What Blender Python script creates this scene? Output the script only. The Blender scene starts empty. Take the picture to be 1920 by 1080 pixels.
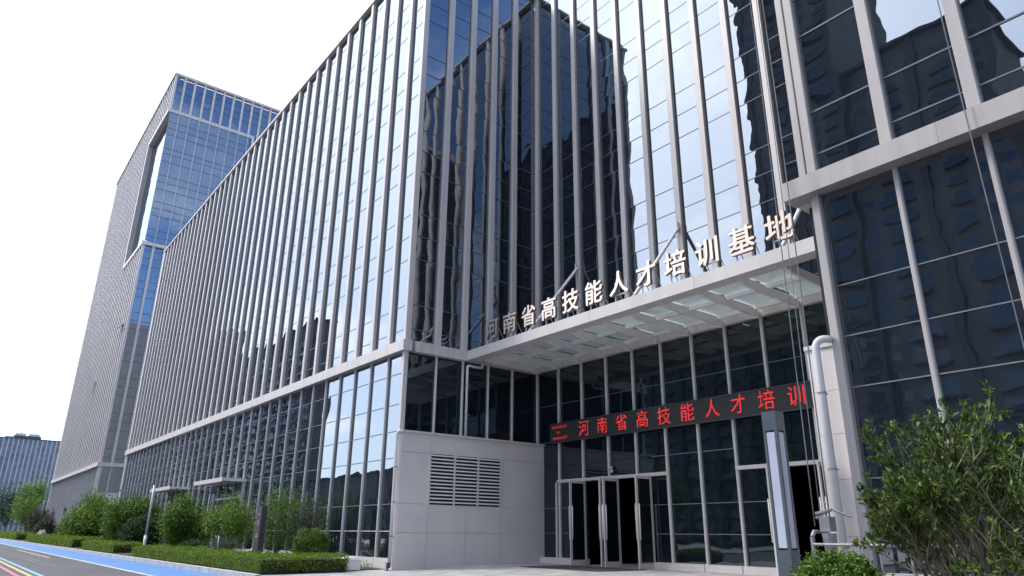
import bpy, math, random
import numpy as np
from mathutils import Vector, Matrix, Euler

sc = bpy.context.scene
COL = sc.collection
R = math.radians
random.seed(7)
rng = np.random.default_rng(11)

# ------------------------------------------------------------------ camera
cam = bpy.data.cameras.new('camera')
cam.sensor_width = 36.0
cam.lens = 36.0 * 1313.889 / 1920.0
cam.clip_start = 0.1
cam.clip_end = 3000.0
camo = bpy.data.objects.new('camera', cam)
COL.objects.link(camo)
_rt = Vector((0.6162693614587734, 0.7874881676817101, 0.008629014341063898))
_up = Vector((0.25587384573630817, -0.2105792315826913, 0.9434961379328245))
_fw = Vector((-0.7448091360847473, 0.5792398233783188, 0.3312711545205022))
_m = Matrix((( _rt.x, _up.x, -_fw.x), (_rt.y, _up.y, -_fw.y), (_rt.z, _up.z, -_fw.z))).to_4x4()
_m.translation = Vector((0, 0, 1.05))
camo.matrix_world = _m
sc.camera = camo

# ------------------------------------------------------------------ light
SUN_EL = R(50)
SUN_DIR = Vector((-0.80 * math.cos(SUN_EL), -0.60 * math.cos(SUN_EL), math.sin(SUN_EL)))
w = bpy.data.worlds.new('World')
sc.world = w
w.use_nodes = True
nt = w.node_tree
nt.nodes.clear()
def N(t, **kw):
    n = nt.nodes.new(t)
    for k, v in kw.items():
        setattr(n, k, v)
    return n
def L(a, b):
    nt.links.new(a, b)
def M(op, a=None, b=None, clamp=False):
    n = nt.nodes.new('ShaderNodeMath'); n.operation = op; n.use_clamp = clamp
    for i, v in enumerate((a, b)):
        if v is None: continue
        if isinstance(v, (int, float)): n.inputs[i].default_value = v
        else: nt.links.new(v, n.inputs[i])
    return n.outputs[0]
sky = N('ShaderNodeTexSky')
sky.sky_type = 'NISHITA'
sky.sun_disc = False
sky.sun_elevation = SUN_EL
sky.sun_rotation = math.atan2(SUN_DIR.x, SUN_DIR.y)
sky.air_density = 1.0
sky.dust_density = 0.4
sky.ozone_density = 3.0
tc = N('ShaderNodeTexCoord')
sep = N('ShaderNodeSeparateXYZ'); L(tc.outputs['Generated'], sep.inputs[0])
zc = M('MAXIMUM', sep.outputs[2], 0.0)
den = M('ADD', zc, 0.22)
px_ = M('DIVIDE', sep.outputs[0], den)
py_ = M('DIVIDE', sep.outputs[1], den)
cmb = N('ShaderNodeCombineXYZ'); L(px_, cmb.inputs[0]); L(py_, cmb.inputs[1])
nz = N('ShaderNodeTexNoise'); nz.inputs['Scale'].default_value = 1.15; nz.inputs['Detail'].default_value = 7.0
nz.inputs['Roughness'].default_value = 0.55; nz.inputs['Distortion'].default_value = 0.4
L(cmb.outputs[0], nz.inputs['Vector'])
rmp = N('ShaderNodeMapRange'); rmp.inputs['From Min'].default_value = 0.46; rmp.inputs['From Max'].default_value = 0.68
rmp.interpolation_type = 'SMOOTHSTEP'
L(nz.outputs['Fac'], rmp.inputs['Value'])
dot = N('ShaderNodeVectorMath', operation='DOT_PRODUCT')
L(tc.outputs['Generated'], dot.inputs[0]); dot.inputs[1].default_value = SUN_DIR
dpos = M('MAXIMUM', dot.outputs['Value'], 0.0)
glow = M('POWER', dpos, 2.0)
hor = M('POWER', M('SUBTRACT', 1.0, zc), 6.0)
cov = M('ADD', M('MULTIPLY', rmp.outputs[0], 0.8), M('MULTIPLY', glow, 0.9))
cov = M('ADD', cov, M('MULTIPLY', hor, 0.35), clamp=True)
CLOUD = 11.0
bright = M('ADD', M('MULTIPLY', M('POWER', dpos, 2.0), 14.0), CLOUD)
cw = N('ShaderNodeMix', data_type='RGBA')
skc = N('ShaderNodeVectorMath', operation='MULTIPLY'); skc.inputs[1].default_value = (1.5, 1.8, 2.2)
L(sky.outputs[0], skc.inputs[0])
L(cov, cw.inputs['Factor']); L(skc.outputs[0], cw.inputs['A'])
sc_ = N('ShaderNodeVectorMath', operation='SCALE'); sc_.inputs[0].default_value = (0.95, 0.985, 1.06)
L(bright, sc_.inputs['Scale']); L(sc_.outputs[0], cw.inputs['B'])
bg = N('ShaderNodeBackground'); bg.inputs['Strength'].default_value = 0.13
L(cw.outputs['Result'], bg.inputs['Color'])
wo = N('ShaderNodeOutputWorld'); L(bg.outputs[0], wo.inputs['Surface'])

sun = bpy.data.lights.new('sun', 'SUN')
sun.energy = 2.2
sun.angle = R(9)
sun.color = (1.0, 0.95, 0.88)
suno = bpy.data.objects.new('sun', sun)
suno.rotation_euler = (-SUN_DIR).to_track_quat('-Z', 'Y').to_euler()
COL.objects.link(suno)
sc.view_settings.view_transform = 'Standard'
sc.view_settings.look = 'None'
sc.view_settings.gamma = 1.0
sc.view_settings.use_curve_mapping = False
sc.view_settings.exposure = 0.35
sc.render.engine = 'CYCLES'
sc.cycles.use_denoising = True
sc.cycles.max_bounces = 8
sc.cycles.caustics_reflective = False
sc.cycles.caustics_refractive = False

# ------------------------------------------------------------------ materials
def newmat(name):
    m = bpy.data.materials.new(name); m.use_nodes = True
    t = m.node_tree; t.nodes.clear()
    out = t.nodes.new('ShaderNodeOutputMaterial')
    return m, t, out
def principled(t, out, base=(0.5, 0.5, 0.5), rough=0.5, metal=0.0, spec=0.5):
    p = t.nodes.new('ShaderNodeBsdfPrincipled')
    p.inputs['Base Color'].default_value = (*base, 1)
    p.inputs['Roughness'].default_value = rough
    p.inputs['Metallic'].default_value = metal
    p.inputs['Specular IOR Level'].default_value = spec
    t.links.new(p.outputs[0], out.inputs['Surface'])
    return p
def mat_noise(name, c1, c2, rough=0.5, metal=0.0, scale=3.0, stretch=(1, 1, 1), spec=0.5, bump=0.0, bscale=40.0, detail=5.0, lo=0.35, hi=0.65, island=0.0):
    """colour wanders between c1 and c2 over the surface (dirt, grain)"""
    m, t, out = newmat(name)
    p = principled(t, out, c1, rough, metal, spec)
    g = t.nodes.new('ShaderNodeNewGeometry')
    mp = t.nodes.new('ShaderNodeMapping'); mp.inputs['Scale'].default_value = stretch
    t.links.new(g.outputs['Position'], mp.inputs['Vector'])
    n = t.nodes.new('ShaderNodeTexNoise'); n.inputs['Scale'].default_value = scale; n.inputs['Detail'].default_value = detail
    t.links.new(mp.outputs[0], n.inputs['Vector'])
    mr = t.nodes.new('ShaderNodeMapRange'); mr.inputs['From Min'].default_value = lo; mr.inputs['From Max'].default_value = hi
    t.links.new(n.outputs['Fac'], mr.inputs['Value'])
    fac = mr.outputs[0]
    if island:
        ad = t.nodes.new('ShaderNodeMath'); ad.operation = 'MULTIPLY_ADD'; ad.use_clamp = True
        t.links.new(g.outputs['Random Per Island'], ad.inputs[0]); ad.inputs[1].default_value = island
        sm = t.nodes.new('ShaderNodeMath'); sm.operation = 'MULTIPLY'; sm.inputs[1].default_value = 1 - island
        t.links.new(fac, sm.inputs[0]); t.links.new(sm.outputs[0], ad.inputs[2])
        fac = ad.outputs[0]
    mx = t.nodes.new('ShaderNodeMix'); mx.data_type = 'RGBA'
    mx.inputs['A'].default_value = (*c1, 1); mx.inputs['B'].default_value = (*c2, 1)
    t.links.new(fac, mx.inputs['Factor'])
    t.links.new(mx.outputs['Result'], p.inputs['Base Color'])
    if bump:
        n2 = t.nodes.new('ShaderNodeTexNoise'); n2.inputs['Scale'].default_value = bscale; n2.inputs['Detail'].default_value = 4
        t.links.new(g.outputs['Position'], n2.inputs['Vector'])
        b = t.nodes.new('ShaderNodeBump'); b.inputs['Strength'].default_value = bump; b.inputs['Distance'].default_value = 0.01
        t.links.new(n2.outputs['Fac'], b.inputs['Height']); t.links.new(b.outputs[0], p.inputs['Normal'])
    return m
def mat_glass(name, tint=(0.86, 0.93, 1.0), ior=3.0, body=(0.010, 0.014, 0.020), wave=0.006, rough=0.0):
    """coated curtain wall glazing: dark body, strong mirror coat, faint waviness"""
    m, t, out = newmat(name)
    g = t.nodes.new('ShaderNodeNewGeometry')
    n = t.nodes.new('ShaderNodeTexNoise'); n.inputs['Scale'].default_value = 0.9; n.inputs['Detail'].default_value = 1.5
    t.links.new(g.outputs['Position'], n.inputs['Vector'])
    b = t.nodes.new('ShaderNodeBump'); b.inputs['Strength'].default_value = 1.0; b.inputs['Distance'].default_value = wave
    t.links.new(n.outputs['Fac'], b.inputs['Height'])
    d = t.nodes.new('ShaderNodeBsdfDiffuse'); d.inputs['Color'].default_value = (*body, 1)
    gl = t.nodes.new('ShaderNodeBsdfGlossy'); gl.inputs['Color'].default_value = (*tint, 1); gl.inputs['Roughness'].default_value = rough
    fr = t.nodes.new('ShaderNodeFresnel'); fr.inputs['IOR'].default_value = ior
    for q in (gl, fr): t.links.new(b.outputs[0], q.inputs['Normal'])
    mx = t.nodes.new('ShaderNodeMixShader')
    t.links.new(fr.outputs[0], mx.inputs[0]); t.links.new(d.outputs[0], mx.inputs[1]); t.links.new(gl.outputs[0], mx.inputs[2])
    t.links.new(mx.outputs[0], out.inputs['Surface'])
    return m
def mat_clear(name, tint=(0.88, 0.94, 0.95), refl=1.45, dust=0.44, dust_col=(0.80, 0.86, 0.87)):
    """dusty laminated canopy glass: mostly see-through, the film of dust glows a little with the sky above"""
    m, t, out = newmat(name)
    tr = t.nodes.new('ShaderNodeBsdfTransparent'); tr.inputs['Color'].default_value = (*tint, 1)
    tl = t.nodes.new('ShaderNodeBsdfTranslucent'); tl.inputs['Color'].default_value = (*dust_col, 1)
    m0 = t.nodes.new('ShaderNodeMixShader'); m0.inputs[0].default_value = dust
    t.links.new(tr.outputs[0], m0.inputs[1]); t.links.new(tl.outputs[0], m0.inputs[2])
    gl = t.nodes.new('ShaderNodeBsdfGlossy'); gl.inputs['Color'].default_value = (0.9, 1, 1, 1); gl.inputs['Roughness'].default_value = 0.02
    fr = t.nodes.new('ShaderNodeFresnel'); fr.inputs['IOR'].default_value = refl
    mx = t.nodes.new('ShaderNodeMixShader')
    t.links.new(fr.outputs[0], mx.inputs[0]); t.links.new(m0.outputs[0], mx.inputs[1]); t.links.new(gl.outputs[0], mx.inputs[2])
    t.links.new(mx.outputs[0], out.inputs['Surface'])
    return m
def mat_leaf(name, c1, c2, c3=None, trans=0.28, rough=0.55):
    m, t, out = newmat(name)
    g = t.nodes.new('ShaderNodeNewGeometry')
    r = t.nodes.new('ShaderNodeValToRGB')
    r.color_ramp.elements[0].color = (*c1, 1); r.color_ramp.elements[1].color = (*c2, 1)
    r.color_ramp.elements[0].position = 0.1; r.color_ramp.elements[1].position = 0.8
    if c3:
        e = r.color_ramp.elements.new(0.97); e.color = (*c3, 1)
    t.links.new(g.outputs['Random Per Island'], r.inputs['Fac'])
    p = t.nodes.new('ShaderNodeBsdfPrincipled'); p.inputs['Roughness'].default_value = rough
    p.inputs['Specular IOR Level'].default_value = 0.22
    t.links.new(r.outputs['Color'], p.inputs['Base Color'])
    tl = t.nodes.new('ShaderNodeBsdfTranslucent'); t.links.new(r.outputs['Color'], tl.inputs['Color'])
    mx = t.nodes.new('ShaderNodeMixShader'); mx.inputs[0].default_value = trans
    t.links.new(p.outputs[0], mx.inputs[1]); t.links.new(tl.outputs[0], mx.inputs[2])
    t.links.new(mx.outputs[0], out.inputs['Surface'])
    return m
def mat_emit(name, col, strength):
    m, t, out = newmat(name)
    e = t.nodes.new('ShaderNodeEmission'); e.inputs['Color'].default_value = (*col, 1); e.inputs['Strength'].default_value = strength
    t.links.new(e.outputs[0], out.inputs['Surface'])
    return m

MT = {}
MT['alu'] = mat_noise('aluminium_panel', (0.525, 0.485, 0.465), (0.59, 0.548, 0.525), rough=0.42, scale=1.4, stretch=(1.5, 1.5, 0.25))
MT['alu_grime'] = mat_noise('grimy_aluminium', (0.30, 0.274, 0.262), (0.37, 0.342, 0.328), rough=0.5, scale=2.2, stretch=(2.4, 2.4, 0.15), lo=0.25, hi=0.6)
MT['alu_fin'] = mat_noise('weathered_fin', (0.36, 0.332, 0.318), (0.41, 0.38, 0.365), rough=0.45, scale=1.5, stretch=(1.5, 1.5, 0.2))
MT['alu_band'] = mat_noise('aluminium_band', (0.47, 0.432, 0.412), (0.59, 0.548, 0.525), rough=0.45, scale=2.5, stretch=(2.2, 2.2, 0.18), lo=0.25, hi=0.6)
MT['gasket'] = mat_noise('grey_gasket', (0.13, 0.135, 0.14), (0.17, 0.175, 0.18), rough=0.5)
MT['alu_dark'] = mat_noise('anodised_trim', (0.10, 0.10, 0.11), (0.13, 0.13, 0.14), rough=0.4)
MT['mullion'] = mat_noise('grey_mullion', (0.52, 0.50, 0.495), (0.60, 0.58, 0.575), rough=0.4, scale=2.0)
MT['stone'] = mat_noise('limestone_cladding', (0.575, 0.53, 0.51), (0.625, 0.58, 0.56), rough=0.7, scale=0.8, bump=0.15, bscale=60)
MT['stone_joint'] = mat_noise('dark_joint', (0.33, 0.31, 0.30), (0.40, 0.38, 0.37), rough=0.9)
MT['core'] = mat_noise('dark_backing', (0.012, 0.013, 0.016), (0.02, 0.02, 0.024), rough=0.9)
MT['glass'] = mat_glass('curtain_glass', ior=3.1)
MT['glass_low'] = mat_glass('tinted_entrance_glass', tint=(0.72, 0.86, 0.95), ior=1.9, body=(0.006, 0.010, 0.014), wave=0.006)
MT['glass_blue'] = mat_glass('blue_tower_glass', tint=(0.72, 0.86, 1.0), ior=3.0, body=(0.012, 0.025, 0.06))
MT['clear'] = mat_clear('canopy_glass')
MT['soffit'] = mat_noise('soffit_panel', (0.56, 0.53, 0.51), (0.60, 0.57, 0.55), rough=0.55)
MT['steel'] = mat_noise('white_painted_steel', (0.70, 0.67, 0.65), (0.76, 0.73, 0.71), rough=0.4)
MT['pvc'] = mat_noise('white_plastic_pipe', (0.54, 0.525, 0.52), (0.60, 0.585, 0.58), rough=0.35, scale=1.5)
MT['clip'] = mat_noise('pipe_clip', (0.16, 0.16, 0.17), (0.22, 0.22, 0.23), rough=0.5)
MT['gold'] = mat_noise('champagne_metal', (0.72, 0.58, 0.48), (0.80, 0.66, 0.56), rough=0.34, metal=0.75, scale=2)
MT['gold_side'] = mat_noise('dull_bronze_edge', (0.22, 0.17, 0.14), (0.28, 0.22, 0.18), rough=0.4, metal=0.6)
MT['galv'] = mat_noise('galvanised_steel', (0.40, 0.41, 0.43), (0.52, 0.53, 0.55), rough=0.45, metal=0.3, scale=8)
MT['galv_dark'] = mat_noise('weathered_steel', (0.16, 0.16, 0.165), (0.26, 0.26, 0.265), rough=0.6, metal=0.2, scale=8)
MT['ledbox'] = mat_noise('display_face', (0.022, 0.022, 0.022), (0.03, 0.03, 0.03), rough=0.7, scale=30)
MT['led'] = mat_emit('red_led', (1.0, 0.045, 0.05), 1.0)
MT['led_dim'] = mat_emit('dim_red_led', (1.0, 0.06, 0.07), 0.45)
MT['asphalt'] = mat_noise('asphalt', (0.060, 0.058, 0.064), (0.085, 0.082, 0.088), rough=0.85, scale=0.6, bump=0.4, bscale=120)
MT['blue'] = mat_noise('blue_lane_coating', (0.052, 0.165, 0.39), (0.078, 0.205, 0.45), rough=0.75, scale=0.9, bump=0.2, bscale=90)
MT['white_paint'] = mat_noise('white_road_paint', (0.46, 0.45, 0.44), (0.62, 0.61, 0.59), rough=0.7, scale=4)
MT['pale_paint'] = mat_noise('faded_road_paint', (0.36, 0.33, 0.26), (0.50, 0.46, 0.36), rough=0.8, scale=3)
MT['worn_paint'] = mat_noise('worn_road_paint', (0.12, 0.115, 0.11), (0.20, 0.19, 0.17), rough=0.8, scale=3)
MT['yellow_paint'] = mat_noise('yellow_road_paint', (0.42, 0.33, 0.12), (0.50, 0.40, 0.18), rough=0.7, scale=4)
MT['pink_paint'] = mat_noise('pink_road_paint', (0.42, 0.10, 0.14), (0.48, 0.15, 0.19), rough=0.7, scale=4)
MT['cyan_paint'] = mat_noise('cyan_road_paint', (0.13, 0.33, 0.47), (0.20, 0.40, 0.52), rough=0.7, scale=4)
MT['kerb'] = mat_noise('granite_kerb', (0.36, 0.35, 0.34), (0.50, 0.49, 0.48), rough=0.75, scale=5, bump=0.2)
MT['paving'] = mat_noise('granite_paving', (0.27, 0.262, 0.258), (0.40, 0.39, 0.382), rough=0.6, scale=1.8, stretch=(1, 1, 1), bump=0.1)
MT['soil'] = mat_noise('planting_soil', (0.045, 0.036, 0.026), (0.075, 0.065, 0.04), rough=0.95, scale=6, bump=0.6, bscale=25)
MT['earth'] = mat_noise('far_ground', (0.10, 0.10, 0.095), (0.14, 0.14, 0.13), rough=0.95, scale=0.05)
MT['mat'] = mat_noise('dark_entrance_mat', (0.030, 0.026, 0.036), (0.045, 0.04, 0.05), rough=0.95, scale=20)
MT['rock'] = mat_noise('garden_rock', (0.26, 0.23, 0.21), (0.48, 0.45, 0.41), rough=0.85, scale=4, bump=0.7, bscale=14)
MT['brown'] = mat_noise('dark_brown_sign', (0.045, 0.035, 0.040), (0.06, 0.048, 0.055), rough=0.45)
MT['brown_lt'] = mat_noise('brown_sign_face', (0.045, 0.037, 0.040), (0.06, 0.05, 0.052), rough=0.4)
MT['slate'] = mat_noise('slate_blue_paint', (0.055, 0.070, 0.085), (0.07, 0.085, 0.10), rough=0.4)
MT['acrylic'] = mat_noise('white_acrylic', (0.38, 0.40, 0.48), (0.43, 0.45, 0.53), rough=0.3, scale=1.5)
MT['rope'] = mat_noise('grey_rope', (0.12, 0.12, 0.125), (0.17, 0.17, 0.175), rough=0.8)
MT['dark'] = mat_noise('dark_steel', (0.05, 0.05, 0.055), (0.07, 0.07, 0.075), rough=0.5)
MT['lobby'] = mat_noise('lobby_wall', (0.34, 0.32, 0.31), (0.42, 0.40, 0.38), rough=0.8)
MT['bark'] = mat_noise('grey_bark', (0.10, 0.085, 0.065), (0.19, 0.165, 0.13), rough=0.9, scale=14)
MT['twig'] = mat_noise('pale_twig', (0.20, 0.17, 0.125), (0.32, 0.28, 0.215), rough=0.85, scale=14)
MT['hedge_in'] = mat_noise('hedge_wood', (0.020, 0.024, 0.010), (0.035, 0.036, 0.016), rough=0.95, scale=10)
MT['leaf_dark'] = mat_leaf('leaf_dark', (0.016, 0.040, 0.013), (0.042, 0.082, 0.026), (0.09, 0.14, 0.05))
MT['leaf_mid'] = mat_leaf('leaf_mid', (0.050, 0.110, 0.016), (0.125, 0.210, 0.032), (0.20, 0.28, 0.055))
MT['leaf_bright'] = mat_leaf('leaf_bright', (0.080, 0.160, 0.022), (0.165, 0.265, 0.042), (0.23, 0.32, 0.07))
MT['leaf_gloss'] = mat_leaf('leaf_gloss', (0.040, 0.074, 0.016), (0.100, 0.158, 0.032), (0.21, 0.26, 0.055), trans=0.22, rough=0.32)
MT['leaf_hedge'] = mat_leaf('leaf_hedge', (0.085, 0.165, 0.012), (0.185, 0.285, 0.026), (0.26, 0.31, 0.04))
MT['leaf_brown'] = mat_leaf('leaf_brown', (0.040, 0.050, 0.028), (0.075, 0.080, 0.045))
MT['leaf_grey'] = mat_leaf('leaf_grey', (0.035, 0.055, 0.035), (0.075, 0.10, 0.065), (0.12, 0.15, 0.09))
MT['far_wall'] = mat_noise('far_office_wall', (0.22, 0.235, 0.26), (0.27, 0.285, 0.31), rough=0.6, scale=0.3)  # distance haze is mixed into this wall colour as a paler grey
MT['far_win'] = mat_noise('far_office_window', (0.13, 0.145, 0.17), (0.27, 0.285, 0.31), rough=0.4, scale=0.9)  # window tone lifted towards the wall, haze put into the colour
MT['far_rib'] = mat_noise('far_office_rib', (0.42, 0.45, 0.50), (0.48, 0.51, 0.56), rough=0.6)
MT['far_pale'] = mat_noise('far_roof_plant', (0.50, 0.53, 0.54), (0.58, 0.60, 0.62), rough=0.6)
MT['res_wall'] = mat_noise('residential_render', (0.10, 0.09, 0.085), (0.13, 0.12, 0.11), rough=0.8, scale=0.3)
MT['res_trim'] = mat_noise('residential_trim', (0.05, 0.045, 0.045), (0.065, 0.06, 0.06), rough=0.8)
MT['res_glass'] = mat_glass('residential_glass', ior=1.7, body=(0.02, 0.03, 0.04))

# ------------------------------------------------------------------ geometry helpers
class MB:
    """collects faces into one mesh"""
    def __init__(s): s.v = []; s.f = []; s.mi = []
    def add(s, vs, fs, mi=0):
        o = len(s.v); s.v += [tuple(p) for p in vs]
        s.f += [tuple(i + o for i in q) for q in fs]; s.mi += [mi] * len(fs)
    def box(s, x0, x1, y0, y1, z0, z1, mi=0):
        x0, x1 = sorted((x0, x1)); y0, y1 = sorted((y0, y1)); z0, z1 = sorted((z0, z1))
        s.add([(x0,y0,z0),(x1,y0,z0),(x1,y1,z0),(x0,y1,z0),(x0,y0,z1),(x1,y0,z1),(x1,y1,z1),(x0,y1,z1)],
              [(0,3,2,1),(4,5,6,7),(0,1,5,4),(1,2,6,5),(2,3,7,6),(3,0,4,7)], mi)
    def tube(s, pts, r, n=8, mi=0, cap=True):
        pts = [Vector(p) for p in pts]
        rs = r if isinstance(r, (list, tuple)) else [r] * len(pts)
        rings = []
        up0 = None
        for i, p in enumerate(pts):
            d = (pts[min(i + 1, len(pts) - 1)] - pts[max(i - 1, 0)])
            d = d.normalized() if d.length > 1e-9 else Vector((0, 0, 1))
            if up0 is None:
                a = Vector((1, 0, 0)) if abs(d.x) < 0.8 else Vector((0, 1, 0))
            else:
                a = up0
            u = (a - d * a.dot(d))
            u = u.normalized() if u.length > 1e-6 else d.orthogonal().normalized()
            up0 = u
            vv = d.cross(u)
            rings.append([p + (u * math.cos(2 * math.pi * k / n) + vv * math.sin(2 * math.pi * k / n)) * rs[i] for k in range(n)])
        vs = [q for ring in rings for q in ring]
        fs = []
        for i in range(len(pts) - 1):
            for k in range(n):
                fs.append((i * n + k, i * n + (k + 1) % n, (i + 1) * n + (k + 1) % n, (i + 1) * n + k))
        if cap:
            fs.append(tuple(reversed(range(n)))); fs.append(tuple(range((len(pts) - 1) * n, len(pts) * n)))
        s.add(vs, fs, mi)
    def mesh(s, name, mats, smooth=False):
        me = bpy.data.meshes.new(name)
        me.from_pydata(s.v, [], s.f)
        if not isinstance(mats, (list, tuple)): mats = [mats]
        for m in mats: me.materials.append(MT[m] if isinstance(m, str) else m)
        if len(mats) > 1: me.polygons.foreach_set('material_index', s.mi)
        if smooth: me.polygons.foreach_set('use_smooth', [True] * len(me.polygons))
        me.update()
        return me
def link(name, me, parent=None, loc=(0, 0, 0), rot=(0, 0, 0), **props):
    o = bpy.data.objects.new(name, me); COL.objects.link(o)
    o.location = loc; o.rotation_euler = rot
    if parent is not None: o.parent = parent
    for k, v in props.items(): o[k] = v
    return o
def thing(name, label, category, loc=(0, 0, 0), group=None, rotz=0.0):
    o = bpy.data.objects.new(name, None); COL.objects.link(o)
    o.empty_display_size = 0.3
    o.location = loc; o.rotation_euler = (0, 0, rotz)
    o['label'] = label; o['category'] = category
    if group: o['group'] = group
    return o
_cache = {}
def boxmesh(name, dx, dy, dz, mat, bev=0.0):
    """box with its origin at the middle of the bottom, shared between alike pieces"""
    key = (name, round(dx, 3), round(dy, 3), round(dz, 3), mat, bev)
    if key not in _cache:
        b = MB(); x, y = dx / 2, dy / 2
        if bev:
            c = bev
            lo = [(-x + c, -y), (x - c, -y), (x, -y + c), (x, y - c), (x - c, y), (-x + c, y), (-x, y - c), (-x, -y + c)]
            b.add([(p[0], p[1], 0) for p in lo] + [(p[0], p[1], dz) for p in lo],
                  [(0,7,6,5,4,3,2,1), tuple(range(8, 16))] + [(k, (k+1) % 8, 8 + (k+1) % 8, 8 + k) for k in range(8)])
        else:
            b.box(-x, x, -y, y, 0, dz)
        _cache[key] = b.mesh(name, mat)
    return _cache[key]
def pbox(name, x0, x1, y0, y1, z0, z1, mat, parent, bev=0.0, **props):
    me = boxmesh(name, abs(x1 - x0), abs(y1 - y0), z1 - z0, mat, bev)
    return link(name, me, parent, ((x0 + x1) / 2, (y0 + y1) / 2, z0), **props)
def copy_tree(o, loc=None, parent=None, **props):
    c = o.copy(); COL.objects.link(c)
    if parent is not None: c.parent = parent
    if loc is not None: c.location = loc
    for k, v in props.items(): c[k] = v
    for ch in list(o.children): copy_tree(ch, None, c)
    return c

def pane_verts(wd, ht, sag, nu=5, nv=5):
    us = np.linspace(-1, 1, nu); vs = np.linspace(-1, 1, nv)
    V = []; F = []
    for b_ in vs:
        for a_ in us:
            V.append((a_ * wd / 2, -sag * (1 - a_ * a_) * (1 - b_ * b_), (b_ + 1) * ht / 2))
    for j in range(nv - 1):
        for i in range(nu - 1):
            q = j * nu + i
            F.append((q, q + 1, q + nu + 1, q + nu))
    return V, F
_pc = {}
def pane_mesh(wd, ht, sag, mat):
    key = (round(wd, 2), round(ht, 2), round(sag, 4), mat)
    if key not in _pc:
        b = MB(); V, F = pane_verts(wd, ht, sag); b.add(V, F)
        _pc[key] = b.mesh('pane', mat, smooth=True)
    return _pc[key]
SAGS = (0.0016, 0.0023, 0.0032, -0.0015)
def add_pane(parent, face, u0, u1, z0, z1, depth, mat, tilt=0.0005):
    """one glazed pane as its own object; face '-Y' or '+X', depth = coordinate of the glass plane"""
    wd, ht = u1 - u0 - 0.012, z1 - z0 - 0.012
    me = pane_mesh(wd, ht, random.choice(SAGS) * min(1.0, wd / 1.1), mat)
    um = (u0 + u1) / 2
    if face == '-Y': loc, rz = (um, depth, z0 + 0.006), 0.0
    else: loc, rz = (depth, um, z0 + 0.006), math.pi / 2
    return link('pane', me, parent, loc, (random.gauss(0, tilt), 0, rz + random.gauss(0, tilt)))
class PaneField:
    """many panes joined as one part"""
    def __init__(s, sag=1.0): s.b = MB(); s.sag = sag
    def add(s, face, u0, u1, z0, z1, depth, tilt=0.0008, n=5):
        wd, ht = u1 - u0 - 0.012, z1 - z0 - 0.012
        V, F = pane_verts(wd, ht, random.choice(SAGS) * s.sag * min(1.0, wd / 1.1), n, n)
        tilt *= s.sag
        tx, tz = random.gauss(0, tilt), random.gauss(0, tilt)
        um = (u0 + u1) / 2; W = []
        for x, y, z in V:
            y2 = y + x * tz - (z - ht / 2) * tx
            if face == '-Y': W.append((um + x, depth + y2, z0 + 0.006 + z))
            else: W.append((depth - y2, um + x, z0 + 0.006 + z))
        s.b.add(W, F)
    def done(s, name, mat, parent):
        return link(name, s.b.mesh(name, mat, smooth=True), parent, kind='stuff')

# ------------------------------------------------------------------ setting: ground, road, pavements
def sheet(name, x0, x1, y0, y1, z, mat, kind='structure', thick=0.0):
    b = MB()
    if thick: b.box(x0, x1, y0, y1, z - thick, z)
    else: b.add([(x0,y0,z),(x1,y0,z),(x1,y1,z),(x0,y1,z)], [(0,1,2,3)])
    return link(name, b.mesh(name, mat), kind=kind)
sheet('ground', -1200, 1200, -1200, 1200, -0.30, 'earth')
sheet('road', -330, 60, -13, 6.66, -0.12, 'asphalt', thick=0.1)
sheet('bike_lane', -255, 60, 5.08, 6.655, -0.116, 'blue')
def line(name, x0, x1, y0, y1, mat): sheet(name, x0, x1, y0, y1, -0.112, mat)
line('white_line', -255, 60, 4.94, 5.06, 'white_paint')
line('cyan_line', -255, 60, 2.50, 2.62, 'cyan_paint')
line('yellow_line', -255, 60, 2.26, 2.38, 'yellow_paint')
line('pink_line', -255, 60, 1.98, 2.10, 'pink_paint')
for k in range(1):
    line('yellow_dash', -54.4 - 26 * k, -38.8 - 26 * k, 4.28, 4.40, 'pale_paint')
# faint old crossing bars
for yy in (3.3, 3.55):
    line('worn_line', -44.0, -30.0, yy, yy + 0.06, 'worn_paint')
# pavement with kerb
pv = MB()
pv.box(-255, -20.2, 6.82, 11.4, -0.28, 0.0)
link('pavement', pv.mesh('pavement', 'paving'), kind='structure')
pl = MB()   # plaza in front of the entrance, rising a little to the door
prof = [(6.82, -0.02), (11.2, 0.0), (13.2, 0.105), (13.8, 0.12), (22.0, 0.12)]
for i in range(len(prof) - 1):
    (a, za), (b_, zb) = prof[i], prof[i + 1]
    pl.add([(-20.196, a, za), (30, a, za), (30, b_, zb), (-20.196, b_, zb)], [(0, 1, 2, 3)])
plo = link('plaza', pl.mesh('plaza', 'paving'), kind='structure')
kb = thing('kerb', 'pale granite kerb stones along the blue cycle lane', 'kerb', (-20, 6.74, -0.12))
del kb['label']; del kb['category']; kb['kind'] = 'structure'
me = boxmesh('kerb_stone', 0.985, 0.15, 0.145, 'kerb', 0.02)
for k in range(60):
    link('kerb_stone', me, kb, (0.5 - 1.0 * k, 0, random.uniform(-0.003, 0.003)))
b = MB()
for k in range(60, 236): b.box(0.008 - k, 0.992 - k, -0.075, 0.075, 0, 0.145)
link('kerb_stone', b.mesh('kerb_stone', 'kerb'), kb, kind='stuff')
sheet('planting_bed', -66, -20.4, 7.0, 11.1, 0.03, 'soil')
sheet('planting_bed', -130, -68, 7.0, 11.0, 0.03, 'soil')
sheet('planting_bed', -4.8, 8, 4.9, 8.6, 0.03, 'soil')
# paving bands of darker granite in the plaza
MT['paving_dk'] = mat_noise('dark_granite_paving', (0.22, 0.215, 0.22), (0.30, 0.29, 0.29), rough=0.6, scale=2.0)
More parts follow.
